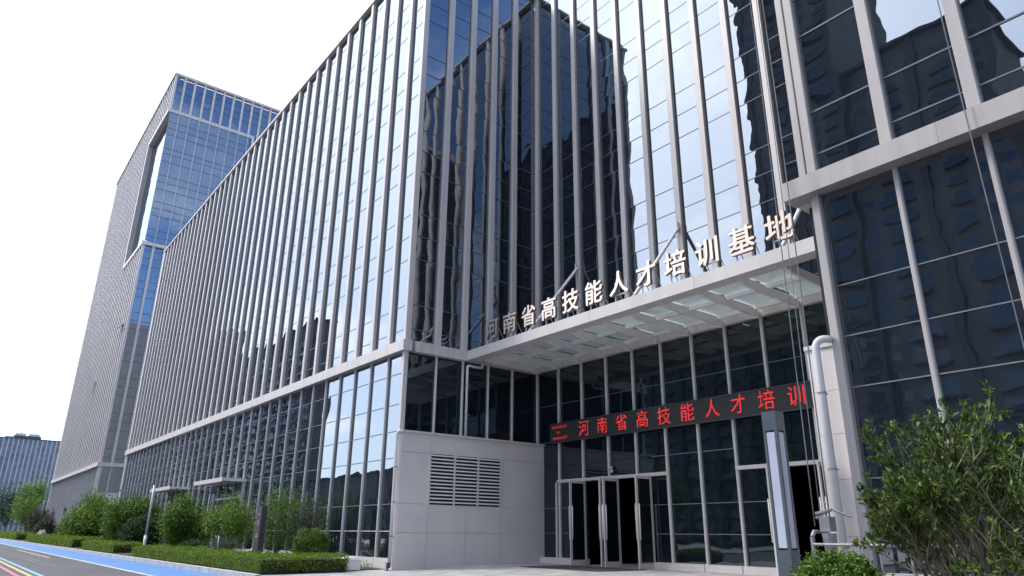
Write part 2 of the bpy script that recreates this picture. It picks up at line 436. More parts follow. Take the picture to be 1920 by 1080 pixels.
# opposite side of the street
sheet('far_pavement', -330, 60, -200, -13, 0.0, 'paving', thick=0.2)

# ------------------------------------------------------------------ the main building
PI = math.pi
TOP = 24.6
YF, YG = 11.12, 11.24            # left block and right wing: fin fronts, glass
XF, XG = -20.08, -20.20          # return wall
Y2, Y2G = 16.85, 16.97           # recessed facade
bld = thing('training_centre', 'long glass office building with pale vertical fins and a recessed entrance', 'building', (-20, 11.3, 0))
def part(name, me, loc=(0, 0, 0), rot=(0, 0, 0), **p):
    o = link(name, me, bld, (loc[0] + 20, loc[1] - 11.3, loc[2]), rot, **p); return o
def bbox(name, x0, x1, y0, y1, z0, z1, mat, bev=0.0, **p):
    return pbox(name, x0 + 20, x1 + 20, y0 - 11.3, y1 - 11.3, z0, z1, mat, bld, bev, **p)
XL = -64.75                        # left end
XR = 3.8                          # right end of the wing (outside the frame)
# opaque core behind the glass
b = MB()
b.box(XL + 0.25, XG - 0.30, YG + 0.30, 34, 0, TOP - 0.4)
b.box(XG - 0.297, -5.9, Y2G + 0.25, 34, 3.0, TOP - 0.4)
b.box(-5.897, XR, YG + 0.30, 34, 0, TOP - 0.4)
b.box(XG - 0.297, -17.9, Y2G + 0.25, 34, 0, 2.997)
b.box(-14.4, -10.6, Y2G + 0.25, 34, 0, 2.997)
b.box(-8.6, -5.9, Y2G + 0.25, 34, 0, 2.997)
for i in range(len(b.v)): b.v[i] = (b.v[i][0] + 20, b.v[i][1] - 11.3, b.v[i][2])
link('building_core', b.mesh('building_core', 'core'), bld)
# lobby space behind the open doors
for x0, x1 in ((-17.9, -14.4), (-10.6, -8.6)):
    b = MB()
    for (ax, ay), (bx_, by) in (((x0, 24), (x1, 24)), ((x0, 17.3), (x0, 24)), ((x1, 24), (x1, 17.3))):
        b.add([(ax+20,ay-11.3,0.125),(bx_+20,by-11.3,0.125),(bx_+20,by-11.3,3.0),(ax+20,ay-11.3,3.0)], [(0,1,2,3)])
    b.add([(x0+20,17.0-11.3,0.125),(x1+20,17.0-11.3,0.125),(x1+20,24-11.3,0.125),(x0+20,24-11.3,0.125)], [(0,1,2,3)])
    bm_ = b.mesh('lobby', 'lobby')
    import bmesh as _bm
    q = _bm.new(); q.from_mesh(bm_); _bm.ops.remove_doubles(q, verts=q.verts, dist=0.001); q.to_mesh(bm_); q.free()
    link('lobby', bm_, bld)

ZU = [7.14, 7.60, 8.47, 10.17, 11.05, 11.92, 13.62, 14.48, 15.35, 17.03, 17.89, 18.75, 20.43, 21.29, 22.15, 23.85, 24.45]
ZL = [0.32, 1.10, 1.91, 3.33, 4.18, 5.06, 6.09, 6.79]
fieldA = PaneField(); fieldF = PaneField(0.4); fieldL = PaneField(); fieldW = PaneField()

# --- left block, facing the street
BAY = 1.2
nb = 37
uA = [-20.2, -21.29]
while len(uA) < nb + 1: uA.append(uA[-1] - (1.285 - 0.0048 * (len(uA) - 2)))
fin_me = boxmesh('fin', 0.215, 0.13, TOP - 0.12 - 7.135, 'alu', 0.01)
for k, u in enumerate(uA):
    if k: part('fin', fin_me, (u, YF + 0.065, 7.135))
bbox('corner_post', -20.24, -20.08, 11.12, 11.34, 7.135, TOP - 0.12, 'alu', 0.012)
low_me = boxmesh('mullion', 0.06, 0.09, 6.78 - 0.32, 'mullion', 0.015)
for k, u in enumerate(uA):
    if k: part('mullion', low_me, (u, 11.205, 0.32))
bbox('corner_post', -20.26, -20.10, 11.13, 11.30, 0.32, 6.78, 'alu', 0.015)
for k in range(nb):
    u1, u0 = uA[k], uA[k + 1]
    if k == 0: u1 = -20.23
    for z0, z1 in zip(ZU[:-1], ZU[1:]): fieldF.add('-Y', u0, u1, z0, z1, YG, n=5 if k < 14 else 3)
    for z0, z1 in zip(ZL[:-1], ZL[1:]): fieldF.add('-Y', u0, u1, z0, z1, YG, n=5 if k < 10 else 3)
def transom_x(x0, x1, yglass, z, mat, h=0.022, d=0.010):
    bbox('transom', x0, x1, yglass - d, yglass + 0.02, z - h / 2, z + h / 2, mat)
for z in ZU[1:-1]: transom_x(XL, -20.32, YG, z, 'alu_dark')
for z in ZL[1:-1]: transom_x(XL, -20.26, YG, z, 'mullion' if z < 1.2 else 'gasket', h=0.024, d=0.015)
for k in range(nb): bbox('base_panel', uA[k + 1] + 0.006, uA[k] - 0.006, 11.12, 11.34, 0.0, 0.315, 'stone', 0.008)
# band (sheet cladding in lengths) and parapet
for k in range(15):
    x1 = -19.97 - 3.0 * k - (0.0 if k == 0 else 0.004); x0 = max(-19.97 - 3.0 * (k + 1), XL - 0.6)
    bbox('band_panel', x0, x1, 11.0, YG + 0.1, 6.78, 7.14, 'alu_band')
bbox('parapet', XL - 0.1, -20.02, 11.06, 11.9, TOP - 0.12, TOP, 'alu')
bbox('end_wall', XL - 0.1, XL + 0.2, 11.12, 33, 0, TOP - 0.123, 'alu')

# --- return wall, facing the entrance court
yF1 = [11.23 + 0, 12.42, 13.52, 14.62, 15.72, 16.80]
f1_me = boxmesh('fin', 0.13, 0.24, TOP - 0.12 - 7.135, 'alu', 0.012)
f1z = 6.0
for y in yF1[1:-1]: part('fin', f1_me, (XF - 0.065, y, 7.135))
m1_me = boxmesh('mullion', 0.10, 0.075, 6.78 - 4.13, 'mullion', 0.02)
for y in (12.42, 13.52, 14.62, 15.72): part('mullion', m1_me, (XF - 0.08, y, 4.13))
yb = [11.36] + yF1[1:-1] + [16.86]
for i in range(5):
    for z0, z1 in zip(ZU[:-1], ZU[1:]): fieldW.add('+X', yb[i], yb[i + 1], z0, z1, XG, tilt=0.001)
    for z0, z1 in zip([4.14, 5.06, 6.09], [5.06, 6.09, 6.79]): fieldL.add('+X', yb[i], yb[i + 1], z0, z1, XG)
for z in ZU[1:-1]: bbox('transom', XG - 0.02, XG + 0.012, 11.34, 16.85, z - 0.014, z + 0.014, 'alu_dark')
bbox('band_panel', XG - 0.1, -19.97, 11.484, 13.54, 6.78, 7.14, 'alu_band')
bbox('band_panel', XG - 0.1, -20.0, 13.544, 16.95, 6.78, 7.14, 'alu_band')
bbox('parapet', -20.6, -20.02, 11.904, 17.6, TOP - 0.12, TOP, 'alu')

# --- recessed facade above the canopy
u2 = [-20.1 + 1.19 * k for k in range(13)]
f2_me = boxmesh('fin', 0.22, 0.13, TOP - 0.12 - 7.135, 'alu', 0.012)
for k, u in enumerate(u2):
    part('fin', f2_me, (u + (0.02 if k == 0 else 0), Y2 + 0.065, 7.135))
for k in range(12):
    for j, (z0, z1) in enumerate(zip(ZU[:-1], ZU[1:])):
        if z1 <= 23.9 and (k < 11):
            add_pane_ = add_pane(bld, '-Y', u2[k] + 20, u2[k + 1] + 20, z0, z1, Y2G - 11.3, 'glass')
        else:
            fieldA.add('-Y', u2[k], u2[k + 1], z0, z1, Y2G)
for z in ZU[1:-1]: transom_x(-20.3, -5.8, Y2G, z, 'alu_dark')
bbox('parapet', -20.016, -5.8, 16.79, 17.6, TOP - 0.12, TOP, 'alu')
bbox('band_panel', -20.3, -5.9, 16.80, Y2G + 0.1, 6.80, 7.137, 'alu_band')

# --- entrance wall under the canopy
ue = [-20.12 + 1.207 * k for k in range(12)]
ZE = [0.31, 1.09, 1.91, 3.33, 4.18, 5.5, 6.80]
en_me = boxmesh('mullion', 0.085, 0.16, 6.80 - 0.31, 'mullion', 0.02)
short_me = boxmesh('mullion', 0.085, 0.16, 6.80 - 2.82, 'mullion', 0.02)
def is_door(a, b_): return (b_ > -17.6 and a < -14.75) or (b_ > -10.3 and a < -8.9)
for u in ue:
    if -17.65 < u < -14.75 or -10.28 < u < -8.95:
        part('mullion', short_me, (u, Y2 + 0.08, 2.82))
    else:
        part('mullion', en_me, (u, Y2 + 0.08, 0.31))
for k in range(11):
    for z0, z1 in zip(ZE[:-1], ZE[1:]):
        a, c = ue[k], ue[k + 1]
        if z1 <= 3.34:
            segs = [(a, c)]
            for d0, d1 in ((-17.6, -14.72), (-10.3, -8.9)):
                ns = []
                for s0, s1 in segs:
                    if s1 <= d0 or s0 >= d1: ns.append((s0, s1))
                    else:
                        if s0 < d0 - 0.05: ns.append((s0, d0))
                        if s1 > d1 + 0.05: ns.append((d1, s1))
                segs = ns
            if z1 > 3.3 and len(segs) == 0 or (z1 > 3.3 and segs[0] != (a, c)):
                add_pane(bld, '-Y', a + 20, c + 20, 2.85, z1, Y2 + 0.09 - 11.3, 'glass_low')
                for s0, s1 in segs: add_pane(bld, '-Y', s0 + 20, s1 + 20, z0, 2.76, Y2 + 0.09 - 11.3, 'glass_low')
            else:
                for s0, s1 in segs: add_pane(bld, '-Y', s0 + 20, s1 + 20, z0, z1, Y2 + 0.09 - 11.3, 'glass_low')
        else:
            add_pane(bld, '-Y', a + 20, c + 20, z0, z1, Y2 + 0.09 - 11.3, 'glass_low')
for z in (4.18, 5.5): transom_x(-20.2, -6.2, Y2 + 0.09, z, 'alu_dark', 0.022, 0.012)
for z in (1.09, 1.91):
    for a, c in ((-20.2, -17.6), (-14.72, -10.3), (-8.9, -6.2)): transom_x(a, c, Y2 + 0.09, z, 'gasket', 0.022, 0.012)
transom_x(-14.72, -11.7, Y2 + 0.09, 3.33, 'gasket', 0.022, 0.012)
bbox('door_header', -18.99, -14.06, Y2 - 0.03, Y2 + 0.14, 2.745, 2.845, 'alu', 0.01)
bbox('door_header', -11.69, -8.1, Y2 - 0.03, Y2 + 0.14, 2.745, 2.845, 'alu', 0.01)
for a, c in ((-20.2, -17.6), (-14.72, -12.9), (-12.888, -11.7), (-11.688, -10.3), (-8.9, -6.2)):
    bbox('base_panel', a, c - 0.01, Y2 - 0.10, Y2 + 0.16, 0.10, 0.31, 'stone', 0.008)
bbox('base_panel', -19.03, -18.97, Y2 - 0.06, Y2 + 0.0, 0.31, 2.75, 'alu')

def door_leaf(xh, w_, side):
    """glazed leaf standing open at a right angle; hinge edge at the wall, origin at the hinge foot"""
    r = link('door', None, bld, (xh + 20, Y2 - 0.02 - 11.3, 0.13))
    b = MB(); t = 0.022; h = 2.60
    b.box(-t, t, -w_, -w_ + 0.075, 0.0, h); b.box(-t, t, -0.075, 0.0, 0.0, h)
    b.box(-t, t, -w_ + 0.075, -0.075, 0.0, 0.16); b.box(-t, t, -w_ + 0.075, -0.075, h - 0.08, h)
    link('door_frame', b.mesh('door_frame', 'alu'), r)
    b = MB(); b.box(-0.006, 0.006, -w_ + 0.075, -0.075, 0.16, h - 0.08)
    link('pane', b.mesh('pane', 'glass_low'), r)
    for sx in (-1, 1):
        b = MB()
        x = sx * (t + 0.05)
        b.tube([(x, -w_ + 0.04, 0.78), (x, -w_ + 0.04, 1.80)], 0.017, 8)
        for z in (0.90, 1.68): b.tube([(sx * t, -w_ + 0.04, z), (x, -w_ + 0.04, z)], 0.012, 6)
        link('handle', b.mesh('handle', 'steel', True), r)
    return r
for xh in (-17.58, -16.22, -16.06, -14.70, -10.30, -8.94): door_leaf(xh, 0.70, 1)

# --- right wing
uW = [-5.55 + 1.325 * k for k in range(8)]
fw_me = boxmesh('fin', 0.20, 0.13, TOP - 0.12 - 7.135, 'alu_fin', 0.012)
for k, u in enumerate(uW):
    if k: part('fin', fw_me, (u + 0.0, YF + 0.065, 7.135))
bbox('corner_post', -5.80, -5.66, 11.14, 11.40, 7.135, TOP - 0.12, 'alu_fin', 0.012)
bbox('corner_post', -5.63, -5.46, 11.12, 11.40, 7.135, TOP - 0.12, 'alu_fin', 0.012)
bbox('corner_post', -5.63, -5.48, 11.10, 11.42, 0.0, 6.78, 'alu_fin', 0.015)
wm_me = boxmesh('mullion', 0.085, 0.10, 6.78 - 0.32, 'alu_fin', 0.02)
for u in uW[1:]: part('mullion', wm_me, (u + 0.03, 11.21, 0.32))
ZWU = ZU
ZWL = [0.32, 1.10, 1.91, 3.33, 4.18, 5.06, 6.79]
for k in range(len(uW) - 1):
    a, c = uW[k] + (0.08 if k == 0 else 0), uW[k + 1]
    for z0, z1 in zip(ZWU[:-1], ZWU[1:]):
        if k < 3 and z1 < 14: add_pane(bld, '-Y', a + 20, c + 20, z0, z1, YG - 0.02 - 11.3, 'glass', tilt=0.002)
        else: fieldA.add('-Y', a, c, z0, z1, YG - 0.02)
    for z0, z1 in zip(ZWL[:-1], ZWL[1:]):
        if k < 3: add_pane(bld, '-Y', a + 20, c + 20, z0, z1, YG - 0.02 - 11.3, 'glass', tilt=0.002)
        else: fieldA.add('-Y', a, c, z0, z1, YG - 0.02)
for z in ZU[1:-1]: transom_x(-5.5, XR, YG - 0.02, z, 'alu_dark', 0.03, 0.015)
for z in ZWL[1:-1]: transom_x(-5.45, XR, YG - 0.02, z, 'gasket', 0.02, 0.012)
for k in range(4):
    x0 = -6.05 + 2.65 * k; bbox('band_panel', x0, x0 + 2.646, 10.93, YG + 0.1, 6.78, 7.14, 'alu_grime')
bbox('band_panel', -6.02, -5.62, YG + 0.104, 16.79, 6.785, 7.135, 'alu_band')
b = MB(); b.box(-5.86 + 20, -5.63 + 20, 11.42 - 11.3, 17.0 - 11.3, 7.14, TOP - 0.123); b.box(-5.75 + 20, -5.62 + 20, 11.43 - 11.3, 16.8 - 11.3, 4.14, 6.78)
link('side_wall', b.mesh('side_wall', 'alu'), bld)
bbox('parapet', -5.9, XR + 0.1, 11.05, 11.9, TOP - 0.12, TOP, 'alu')
bbox('base_panel', -5.45, XR, 11.14, 11.42, 0.0, 0.315, 'stone')
fieldA.done('glazing', 'glass', bld).location = (20, -11.3, 0)
fieldF.done('glazing', 'glass', bld).location = (20, -11.3, 0)
fieldL.done('glazing', 'glass_low', bld).location = (20, -11.3, 0)
fieldW.done('glazing', 'glass', bld).location = (20, -11.3, 0)
for x0, x1, y0 in ((XL, -20.6, 11.9), (-20.59, -5.9, 17.6), (-5.89, XR, 11.9)):
    bbox('roof', x0, x1, y0, 34, TOP - 0.4, TOP - 0.3, 'soffit')

# ------------------------------------------------------------------ stone screen walls either side of the court
def panel_wall(t, xs, zs, ys, mat):
    for i in range(len(ys) - 1):
        for j in range(len(zs) - 1):
            yield ys[i], ys[i + 1], zs[j], zs[j + 1]
lw = thing('louvred_wall', 'pale stone clad wall with three louvre grilles left of the entrance', 'wall', (-19.95, 14, 0))
def lpart(name, x0, x1, y0, y1, z0, z1, mat, **p): return pbox(name, x0 + 19.95, x1 + 19.95, y0 - 14, y1 - 14, z0, z1, mat, lw, **p)
lpart('wall_body', -20.08, -19.826, 11.076, 17.0, 0.0, 4.07, 'stone_joint')
rows = [(0.0, 1.06), (1.06, 1.91), (1.91, 3.47), (3.47, 4.07)]
cols = [(11.05, 12.13), (12.13, 13.57), (13.57, 14.98), (14.98, 17.02)]
for (y0, y1) in cols:
    for (z0, z1) in rows:
        if z0 == 1.91 and 12.0 < y0 < 14.9: continue
        lpart('stone_panel', -19.826, -19.80, y0 + 0.005, y1 - 0.005, z0 + 0.005, z1 - 0.005, 'stone')
for z0, z1 in rows: lpart('stone_panel', -20.08, -19.829, 11.05, 11.076, z0 + 0.003, z1 - 0.003, 'stone')
lpart('coping', -20.1, -19.75, 11.02, 17.05, 4.07, 4.14, 'alu')
gr = link('louvre', None, lw, (0.131, -0.45, 1.9))
b = MB(); b.box(-0.004, 0.006, -1.43, 1.43, 0, 1.58)
link('louvre_back', b.mesh('louvre_back', 'core'), gr)
slat_b = MB()
slat_b.add([(0.020, -0.44, 0.016), (0.020, 0.44, 0.016), (0.020, 0.44, 0.030), (0.020, -0.44, 0.030),
            (0.050, -0.44, -0.014), (0.050, 0.44, -0.014), (0.050, 0.44, 0.030), (0.050, -0.44, 0.030)],
           [(0,3,2,1),(4,5,6,7),(0,1,5,4),(1,2,6,5),(2,3,7,6),(3,0,4,7)])
slat_me = slat_b.mesh('slat', 'steel')
for c in (-0.945, 0.0, 0.945):
    for k in range(14): link('slat', slat_me, gr, (0, c, 0.075 + k * 0.111))
b = MB()
for y in (-1.425, -0.4725, 0.4725, 1.425): b.box(0.012, 0.058, y - 0.028, y + 0.028, 0, 1.58)
link('louvre_frame', b.mesh('louvre_frame', 'alu'), gr)

rw = thing('stone_pier', 'narrow pale stone clad wall end behind a fat white drainpipe', 'wall', (-5.85, 11.5, 0))
b = MB(); b.box(-0.28, 0.20, -0.284, 5.2, 0.0, 4.06)
link('wall_body', b.mesh('wall_body', 'stone'), rw)
for z0, z1 in ((0.0, 1.06), (1.06, 1.91), (1.91, 2.62), (2.62, 3.33), (3.33, 4.06)):
    pbox('stone_panel', -0.28, 0.21, -0.312, -0.284, z0 + 0.003, z1 - 0.003, 'stone', rw)
pbox('coping', -0.31, 0.205, -0.34, 5.2, 4.06, 4.13, 'alu', rw)

# ------------------------------------------------------------------ drainpipes
def pipe(name, label, pts, r, clips, base, bend=True):
    t = thing(name, label, 'drainpipe', base)
    B = Vector(base)
    b = MB(); b.tube([Vector(p) - B for p in pts], r, 14)
    link('pipe', b.mesh('pipe', 'pvc', True), t)
    for c in clips:
        b = MB(); c = Vector(c) - B
        b.tube([c - Vector((0, 0, 0.014)), c + Vector((0, 0, 0.014))], r * 1.13, 14)
        b.box(c.x - 0.012, c.x + 0.012, c.y, c.y + r + 0.10, -0.012 + c.z, c.z + 0.012)
        link('pipe_clip', b.mesh('pipe_clip', 'clip'), t)
    return t
def elbow(c, a, b_, r, n=6):
    """quarter bend around corner point c, coming from direction a and leaving towards b_"""
    c, a, b_ = Vector(c), Vector(a).normalized(), Vector(b_).normalized()
    return [c + a * r * (1 - math.sin(t * PI / 2 / n)) + b_ * r * (1 - math.cos(t * PI / 2 / n)) for t in range(n + 1)]
pipe('drainpipe', 'thick white drainpipe running down the stone pier beside the right doorway',
     [(-5.80, 10.90, 0.12)] + elbow((-5.80, 10.90, 4.15), (0, 0, -1), (0.75, 0.65, 0.0), 0.15) + [(-5.60, 11.07, 4.14)],
     0.062, [(-5.80, 10.90, z) for z in (0.9, 2.05, 3.25)], (-5.80, 10.90, 0))
pipe('drainpipe', 'slim white drainpipe on the building corner left of the louvred wall',
     [(-19.96, 10.97, 0.10), (-19.96, 10.97, 2.0)] + elbow((-19.96, 10.97, 4.11), (0, 0, -1), (0.8, 0.6, 0), 0.12) + [(-19.86, 11.04, 4.11)],
     0.052, [(-19.96, 10.97, z) for z in (0.95, 1.95, 3.0)], (-19.96, 10.97, 0))
pipe('drainpipe', 'white drainpipe bending from the canopy soffit down onto the louvred wall',
     [(-19.93, 14.20, 6.79), (-19.93, 14.20, 6.69)] + elbow((-19.93, 14.20, 6.60), (0, 0, 1), (0, -1, 0), 0.08)
     + elbow((-19.93, 13.56, 6.60), (0, 1, 0), (0, 0, -1), 0.08) + [(-19.93, 13.56, 4.14)],
     0.045, [(-19.93, 13.56, 5.9), (-19.93, 13.56, 4.9)], (-19.93, 13.56, 4.14))
ft = thing('pipe_shoe', 'small dark floodlight on the ground at the foot of the corner drainpipe', 'floodlight', (-19.80, 10.85, 0))
b = MB(); b.box(-0.10, 0.02, -0.06, 0.06, 0.06, 0.22); b.box(-0.06, -0.02, -0.02, 0.02, 0, 0.07); b.box(-0.12, 0.06, -0.05, 0.05, 0.0, 0.02)
link('lamp_body', b.mesh('lamp_body', 'dark'), ft)
b = MB(); b.box(-0.09, 0.01, -0.068, -0.06, 0.07, 0.21); link('lens', b.mesh('lens', 'acrylic'), ft)

# ------------------------------------------------------------------ entrance canopy
YC = 13.55
cn = thing('entrance_canopy', 'glazed steel canopy with white fascia over the entrance', 'canopy', (-13, YC, 6.8))
def cpart(name, x0, x1, y0, y1, z0, z1, mat, **p): return pbox(name, x0 + 13, x1 + 13, y0 - YC, y1 - YC, z0 - 6.8, z1 - 6.8, mat, cn, **p)
joints = [-19.966, -16.9, -13.78, -10.1, -6.3]
for a, c in zip(joints[:-1], joints[1:]):
    cpart('fascia_panel', a + 0.004, c - 0.004, YC, YC + 0.06, 6.80, 7.13, 'alu')
for k in range(3):
    y0 = YC + 0.064 + k * 0.13
    cpart('soffit_panel', -19.96, -6.3, y0, y0 + 0.122, 6.81, 6.84, 'soffit')
cpart('edge_beam', -19.96, -6.3, YC + 0.064, YC + 0.44, 6.845, 7.10, 'soffit')
bm_me = MB()
# tapering blade beam from the front beam to the wall
bm_me.add([(-0.035, 0.445, 0.16), (0.035, 0.445, 0.16), (0.035, 3.20, -0.03), (-0.035, 3.20, -0.03),
           (-0.035, 0.445, 0.26), (0.035, 0.445, 0.26), (0.035, 3.20, 0.20), (-0.035, 3.20, 0.20),
           (-0.035, 1.0, 0.03), (0.035, 1.0, 0.03)],
          [(0, 8, 9, 1), (8, 3, 2, 9), (4, 5, 6, 7), (0, 1, 5, 4), (1, 9, 2, 6, 5), (2, 3, 7, 6), (3, 8, 0, 4, 7)])
bm_m = bm_me.mesh('beam', 'steel')
for u in ue[:-1]:
    link('beam', bm_m, cn, (max(u, -19.9) + 13, 0, 0))
cap_me = boxmesh('beam_cap', 0.16, 0.14, 0.14, 'steel')
for u in ue[:-1]: link('beam_cap', cap_me, cn, (max(u, -19.9) + 13, 3.16, -0.06))
for k in range(len(ue) - 2):
    a, c = max(ue[k], -19.9) + 0.037, ue[k + 1] - 0.037
    for y in (YC + 1.75, YC + 3.02): cpart('purlin', a, c, y, y + 0.09, 6.95, 7.06, 'steel')
    for y0, y1 in ((YC + 0.45, YC + 1.78), (YC + 1.80, YC + 3.22)):
        cpart('glass_panel', a, c, y0, y1, 7.070, 7.082, 'clear')
def rod(x):
    b = MB()
    p0, p1 = Vector((x + 13, 0.62, 0.30)), Vector((x + 13, Y2 - YC - 0.02, 10.38 - 6.8))
    b.tube([p0, p1], 0.055, 10)
    b.box(x + 13 - 0.03, x + 13 + 0.03, Y2 - YC - 0.12, Y2 - YC, 3.42, 3.74)
    b.box(x + 13 - 0.03, x + 13 + 0.03, 0.50, 0.72, 0.24, 0.42)
    link('tie_rod', b.mesh('tie_rod', 'steel', False), cn)
for x in (u2[2] + 0.02, u2[6], u2[10] - 0.03): rod(x)

# ------------------------------------------------------------------ raised lettering on the canopy
def glyph_mesh(ch, size, offset, depth):
    c = bpy.data.curves.new('letter', 'FONT'); c.body = ch; c.size = size; c.offset = offset; c.extrude = depth / 2
    c.resolution_u = 3
    o = bpy.data.objects.new('letter_tmp', c); COL.objects.link(o)
    dg = bpy.context.evaluated_depsgraph_get(); dg.update()
    me = bpy.data.meshes.new_from_object(o.evaluated_get(dg))
    bpy.data.objects.remove(o); bpy.data.curves.remove(c)
    return me
def bold_glyph(ch, size, depth):
    base = glyph_mesh(ch, size, 0.0, depth)
    V = [v.co.copy() for v in base.vertices]; F = [tuple(p.vertices) for p in base.polygons]
    b = MB()
    for i, (dx, dy) in enumerate(((0, 0), (0.014, 0.0), (-0.014, 0.0), (0.0, 0.010), (0.0, -0.010), (0.010, 0.008), (-0.010, -0.008), (-0.010, 0.008), (0.010, -0.008))):
        k = 1 - 0.012 * i
        b.add([(v.x + dx, v.y + dy, v.z * k) for v in V], F)
    return b.mesh('letter', 'gold')
TXT = '河南省高技能人才培训基地'
sg = thing('canopy_lettering', 'champagne metal Chinese characters standing on the canopy front edge', 'sign', (-18.65, YC + 0.12, 7.13))
for i, ch in enumerate(TXT):
    me = bold_glyph(ch, 0.74, 0.09)
    co = np.array([v.co[:] for v in me.vertices])
    cx, z0 = (co[:, 0].min() + co[:, 0].max()) / 2, co[:, 1].min()
    for v in me.vertices: v.co.x -= cx; v.co.y -= (0 if False else z0)
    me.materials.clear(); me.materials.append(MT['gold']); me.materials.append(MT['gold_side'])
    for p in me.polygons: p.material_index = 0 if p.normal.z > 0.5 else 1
    me.name = 'letter'
    X = 0.993 * i
    zb = 0.20 if ch != '人' else 0.22
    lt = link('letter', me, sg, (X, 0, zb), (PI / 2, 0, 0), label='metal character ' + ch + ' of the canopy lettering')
    b = MB()
    for sx in (-0.22, 0.22):
        b.box(X + sx - 0.016, X + sx + 0.016, 0.046, 0.078, 0.0, 0.62)
        b.tube([(X + sx, 0.07, 0.60), (X + sx, 0.45, 0.0)], 0.014, 5)
    b.box(X - 0.23, X + 0.23, 0.05, 0.075, 0.24, 0.27)
    link('letter_frame', b.mesh('letter_frame', 'galv'), sg)

# ------------------------------------------------------------------ LED display
def dot_rows(ch, n=24):
    """sample a character on an n x n grid of lamps"""
    me = glyph_mesh(ch, 1.0, -0.004, 0.0)
    me.calc_loop_triangles()
    T = np.array([[me.vertices[i].co[:2] for i in t.vertices] for t in me.loop_triangles])
    def hit(x, y):
        p = np.array([x, y]); a, b, c = T[:, 0], T[:, 1], T[:, 2]
        cr = lambda u, v: (p[0] - v[:, 0]) * (u[:, 1] - v[:, 1]) - (u[:, 0] - v[:, 0]) * (p[1] - v[:, 1])
        d1, d2, d3 = cr(a, b), cr(b, c), cr(c, a)
        return bool(np.any(~(((d1 < 0) | (d2 < 0) | (d3 < 0)) & ((d1 > 0) | (d2 > 0) | (d3 > 0)))))
    offs = (0.2, 0.5, 0.8)
    return [[sum(hit((q + i) / n, 0.84 - (r_ + j) / n * 0.94) for i in offs for j in offs) >= 4 for q in range(n)] for r_ in range(n)]
ld = thing('led_display', 'long black electronic sign showing red Chinese text across the entrance glass', 'display', (-14, Y2 - 0.10, 4.12))
b = MB(); b.box(-5.14, 5.0, -0.06, 0.06, 0.0, 0.64)
link('housing', b.mesh('housing', 'ledbox'), ld)
b = MB()
for x0, x1, z0, z1 in ((-5.16, 5.02, -0.02, 0.0), (-5.16, 5.02, 0.64, 0.66), (-5.16, -5.14, 0.0, 0.64), (5.0, 5.02, 0.0, 0.64)): b.box(x0, x1, -0.075, 0.065, z0, z1)
link('display_frame', b.mesh('display_frame', 'dark'), ld)
for i, ch in enumerate('河南省高技能人才培训'):
    b = MB(); H = dot_rows(ch); pitch = 0.0222
    xc = -3.42 + i * 0.873
    for r_ in range(24):
        for q in range(24):
            if H[r_][q]:
                x = xc - 0.266 + q * pitch; z = 0.588 - r_ * pitch
                b.add([(x, -0.0635, z), (x + 0.0185, -0.0635, z), (x + 0.0185, -0.0635, z + 0.0185), (x, -0.0635, z + 0.0185)], [(0, 1, 2, 3)])
    link('led_character', b.mesh('led_character', 'led'), ld, kind='stuff')
for s_, x, z, sz in (('2025年10月13日', -5.06, 0.47, 0.125), ('周一', -4.80, 0.285, 0.11), ('09时40分22秒', -5.02, 0.08, 0.125)):
    me = glyph_mesh(s_, sz, 0.0, 0.004)
    wd = max(v.co.x for v in me.vertices)
    for v in me.vertices: v.co.x *= min(1.0, 0.76 / wd)
    me.materials.clear(); me.materials.append(MT['led_dim'])
    link('led_clock_line', me, ld, (x, -0.0635, z), (PI / 2, 0, 0))

# entrance mat
mt_ = link('entrance_mat', boxmesh('entrance_mat', 3.3, 2.0, 0.015, 'mat', 0.02), None, (-16.05, 15.15, 0.121))
mt_['label'] = 'dark rubber mat on the paving before the open double doors'; mt_['category'] = 'mat'
sn = thing('door_notice', 'small white notice on the glass above the double doors', 'notice', (-16.40, Y2 - 0.01, 2.95))
b = MB(); b.box(-0.11, 0.11, 0.0, 0.012, 0, 0.09); b.box(-0.09, 0.09, 0.0, 0.012, 0.11, 0.2)
link('notice_plate', b.mesh('notice_plate', 'galv'), sn)

# ------------------------------------------------------------------ the tower to the left
TX, TY, TT = -77.8, 11.12, 51.0
tw = thing('office_tower', 'tall pale finned office tower with blue glass end behind the long building', 'tower', (TX, TY, 0))
TXL = -112.5; TYB = 40.0
def tpart(name, x0, x1, y0, y1, z0, z1, mat, **p): return pbox(name, x0 - TX, x1 - TX, y0 - TY, y1 - TY, z0, z1, mat, tw, **p)
def tlink(name, b, mat, **p):
    b.v = [(x - TX, y - TY, z) for x, y, z in b.v]
    return link(name, b.mesh(name, mat), tw, **p)
b = MB(); b.box(TXL + 0.5, TX - 0.55, TY + 0.55, TYB, 0, TT - 0.5); tlink('tower_core', b, 'core')
RZ0, RZ1, RX, RY = 29.8, 45.9, -87.4, 20.5      # glazed box at the corner: heights, left edge, back edge
zt = [7.14, 7.6, 8.47]
while zt[-1] < TT - 1.5:
    for d in (1.70, 0.86, 0.87):
        zt.append(zt[-1] + d)
zt = [z for z in zt if z < TT - 0.7] + [TT - 0.5]
pfx = PaneField(); pfy = PaneField()
yT = [TY + 1.11 * k for k in range(26)]
xT = [TX - 1.2 * k for k in range(30)]
for k in range(25):
    for z0, z1 in zip(zt[:-1], zt[1:]):
        if yT[k] < RY - 0.5:
            if z0 >= RZ0 and z1 <= RZ1: continue
            if z0 < RZ0 < z1: z1 = RZ0
            if z0 < RZ1 < z1: z0 = RZ1
            if z1 - z0 < 0.1: continue
        pfx.add('+X', yT[k] + (0.1 if k == 0 else 0), yT[k + 1], z0, z1, TX - 0.22, n=3, tilt=0.003)
    pfx.add('+X', yT[k], yT[k + 1], 4.4, 6.8, TX - 0.22, n=3)
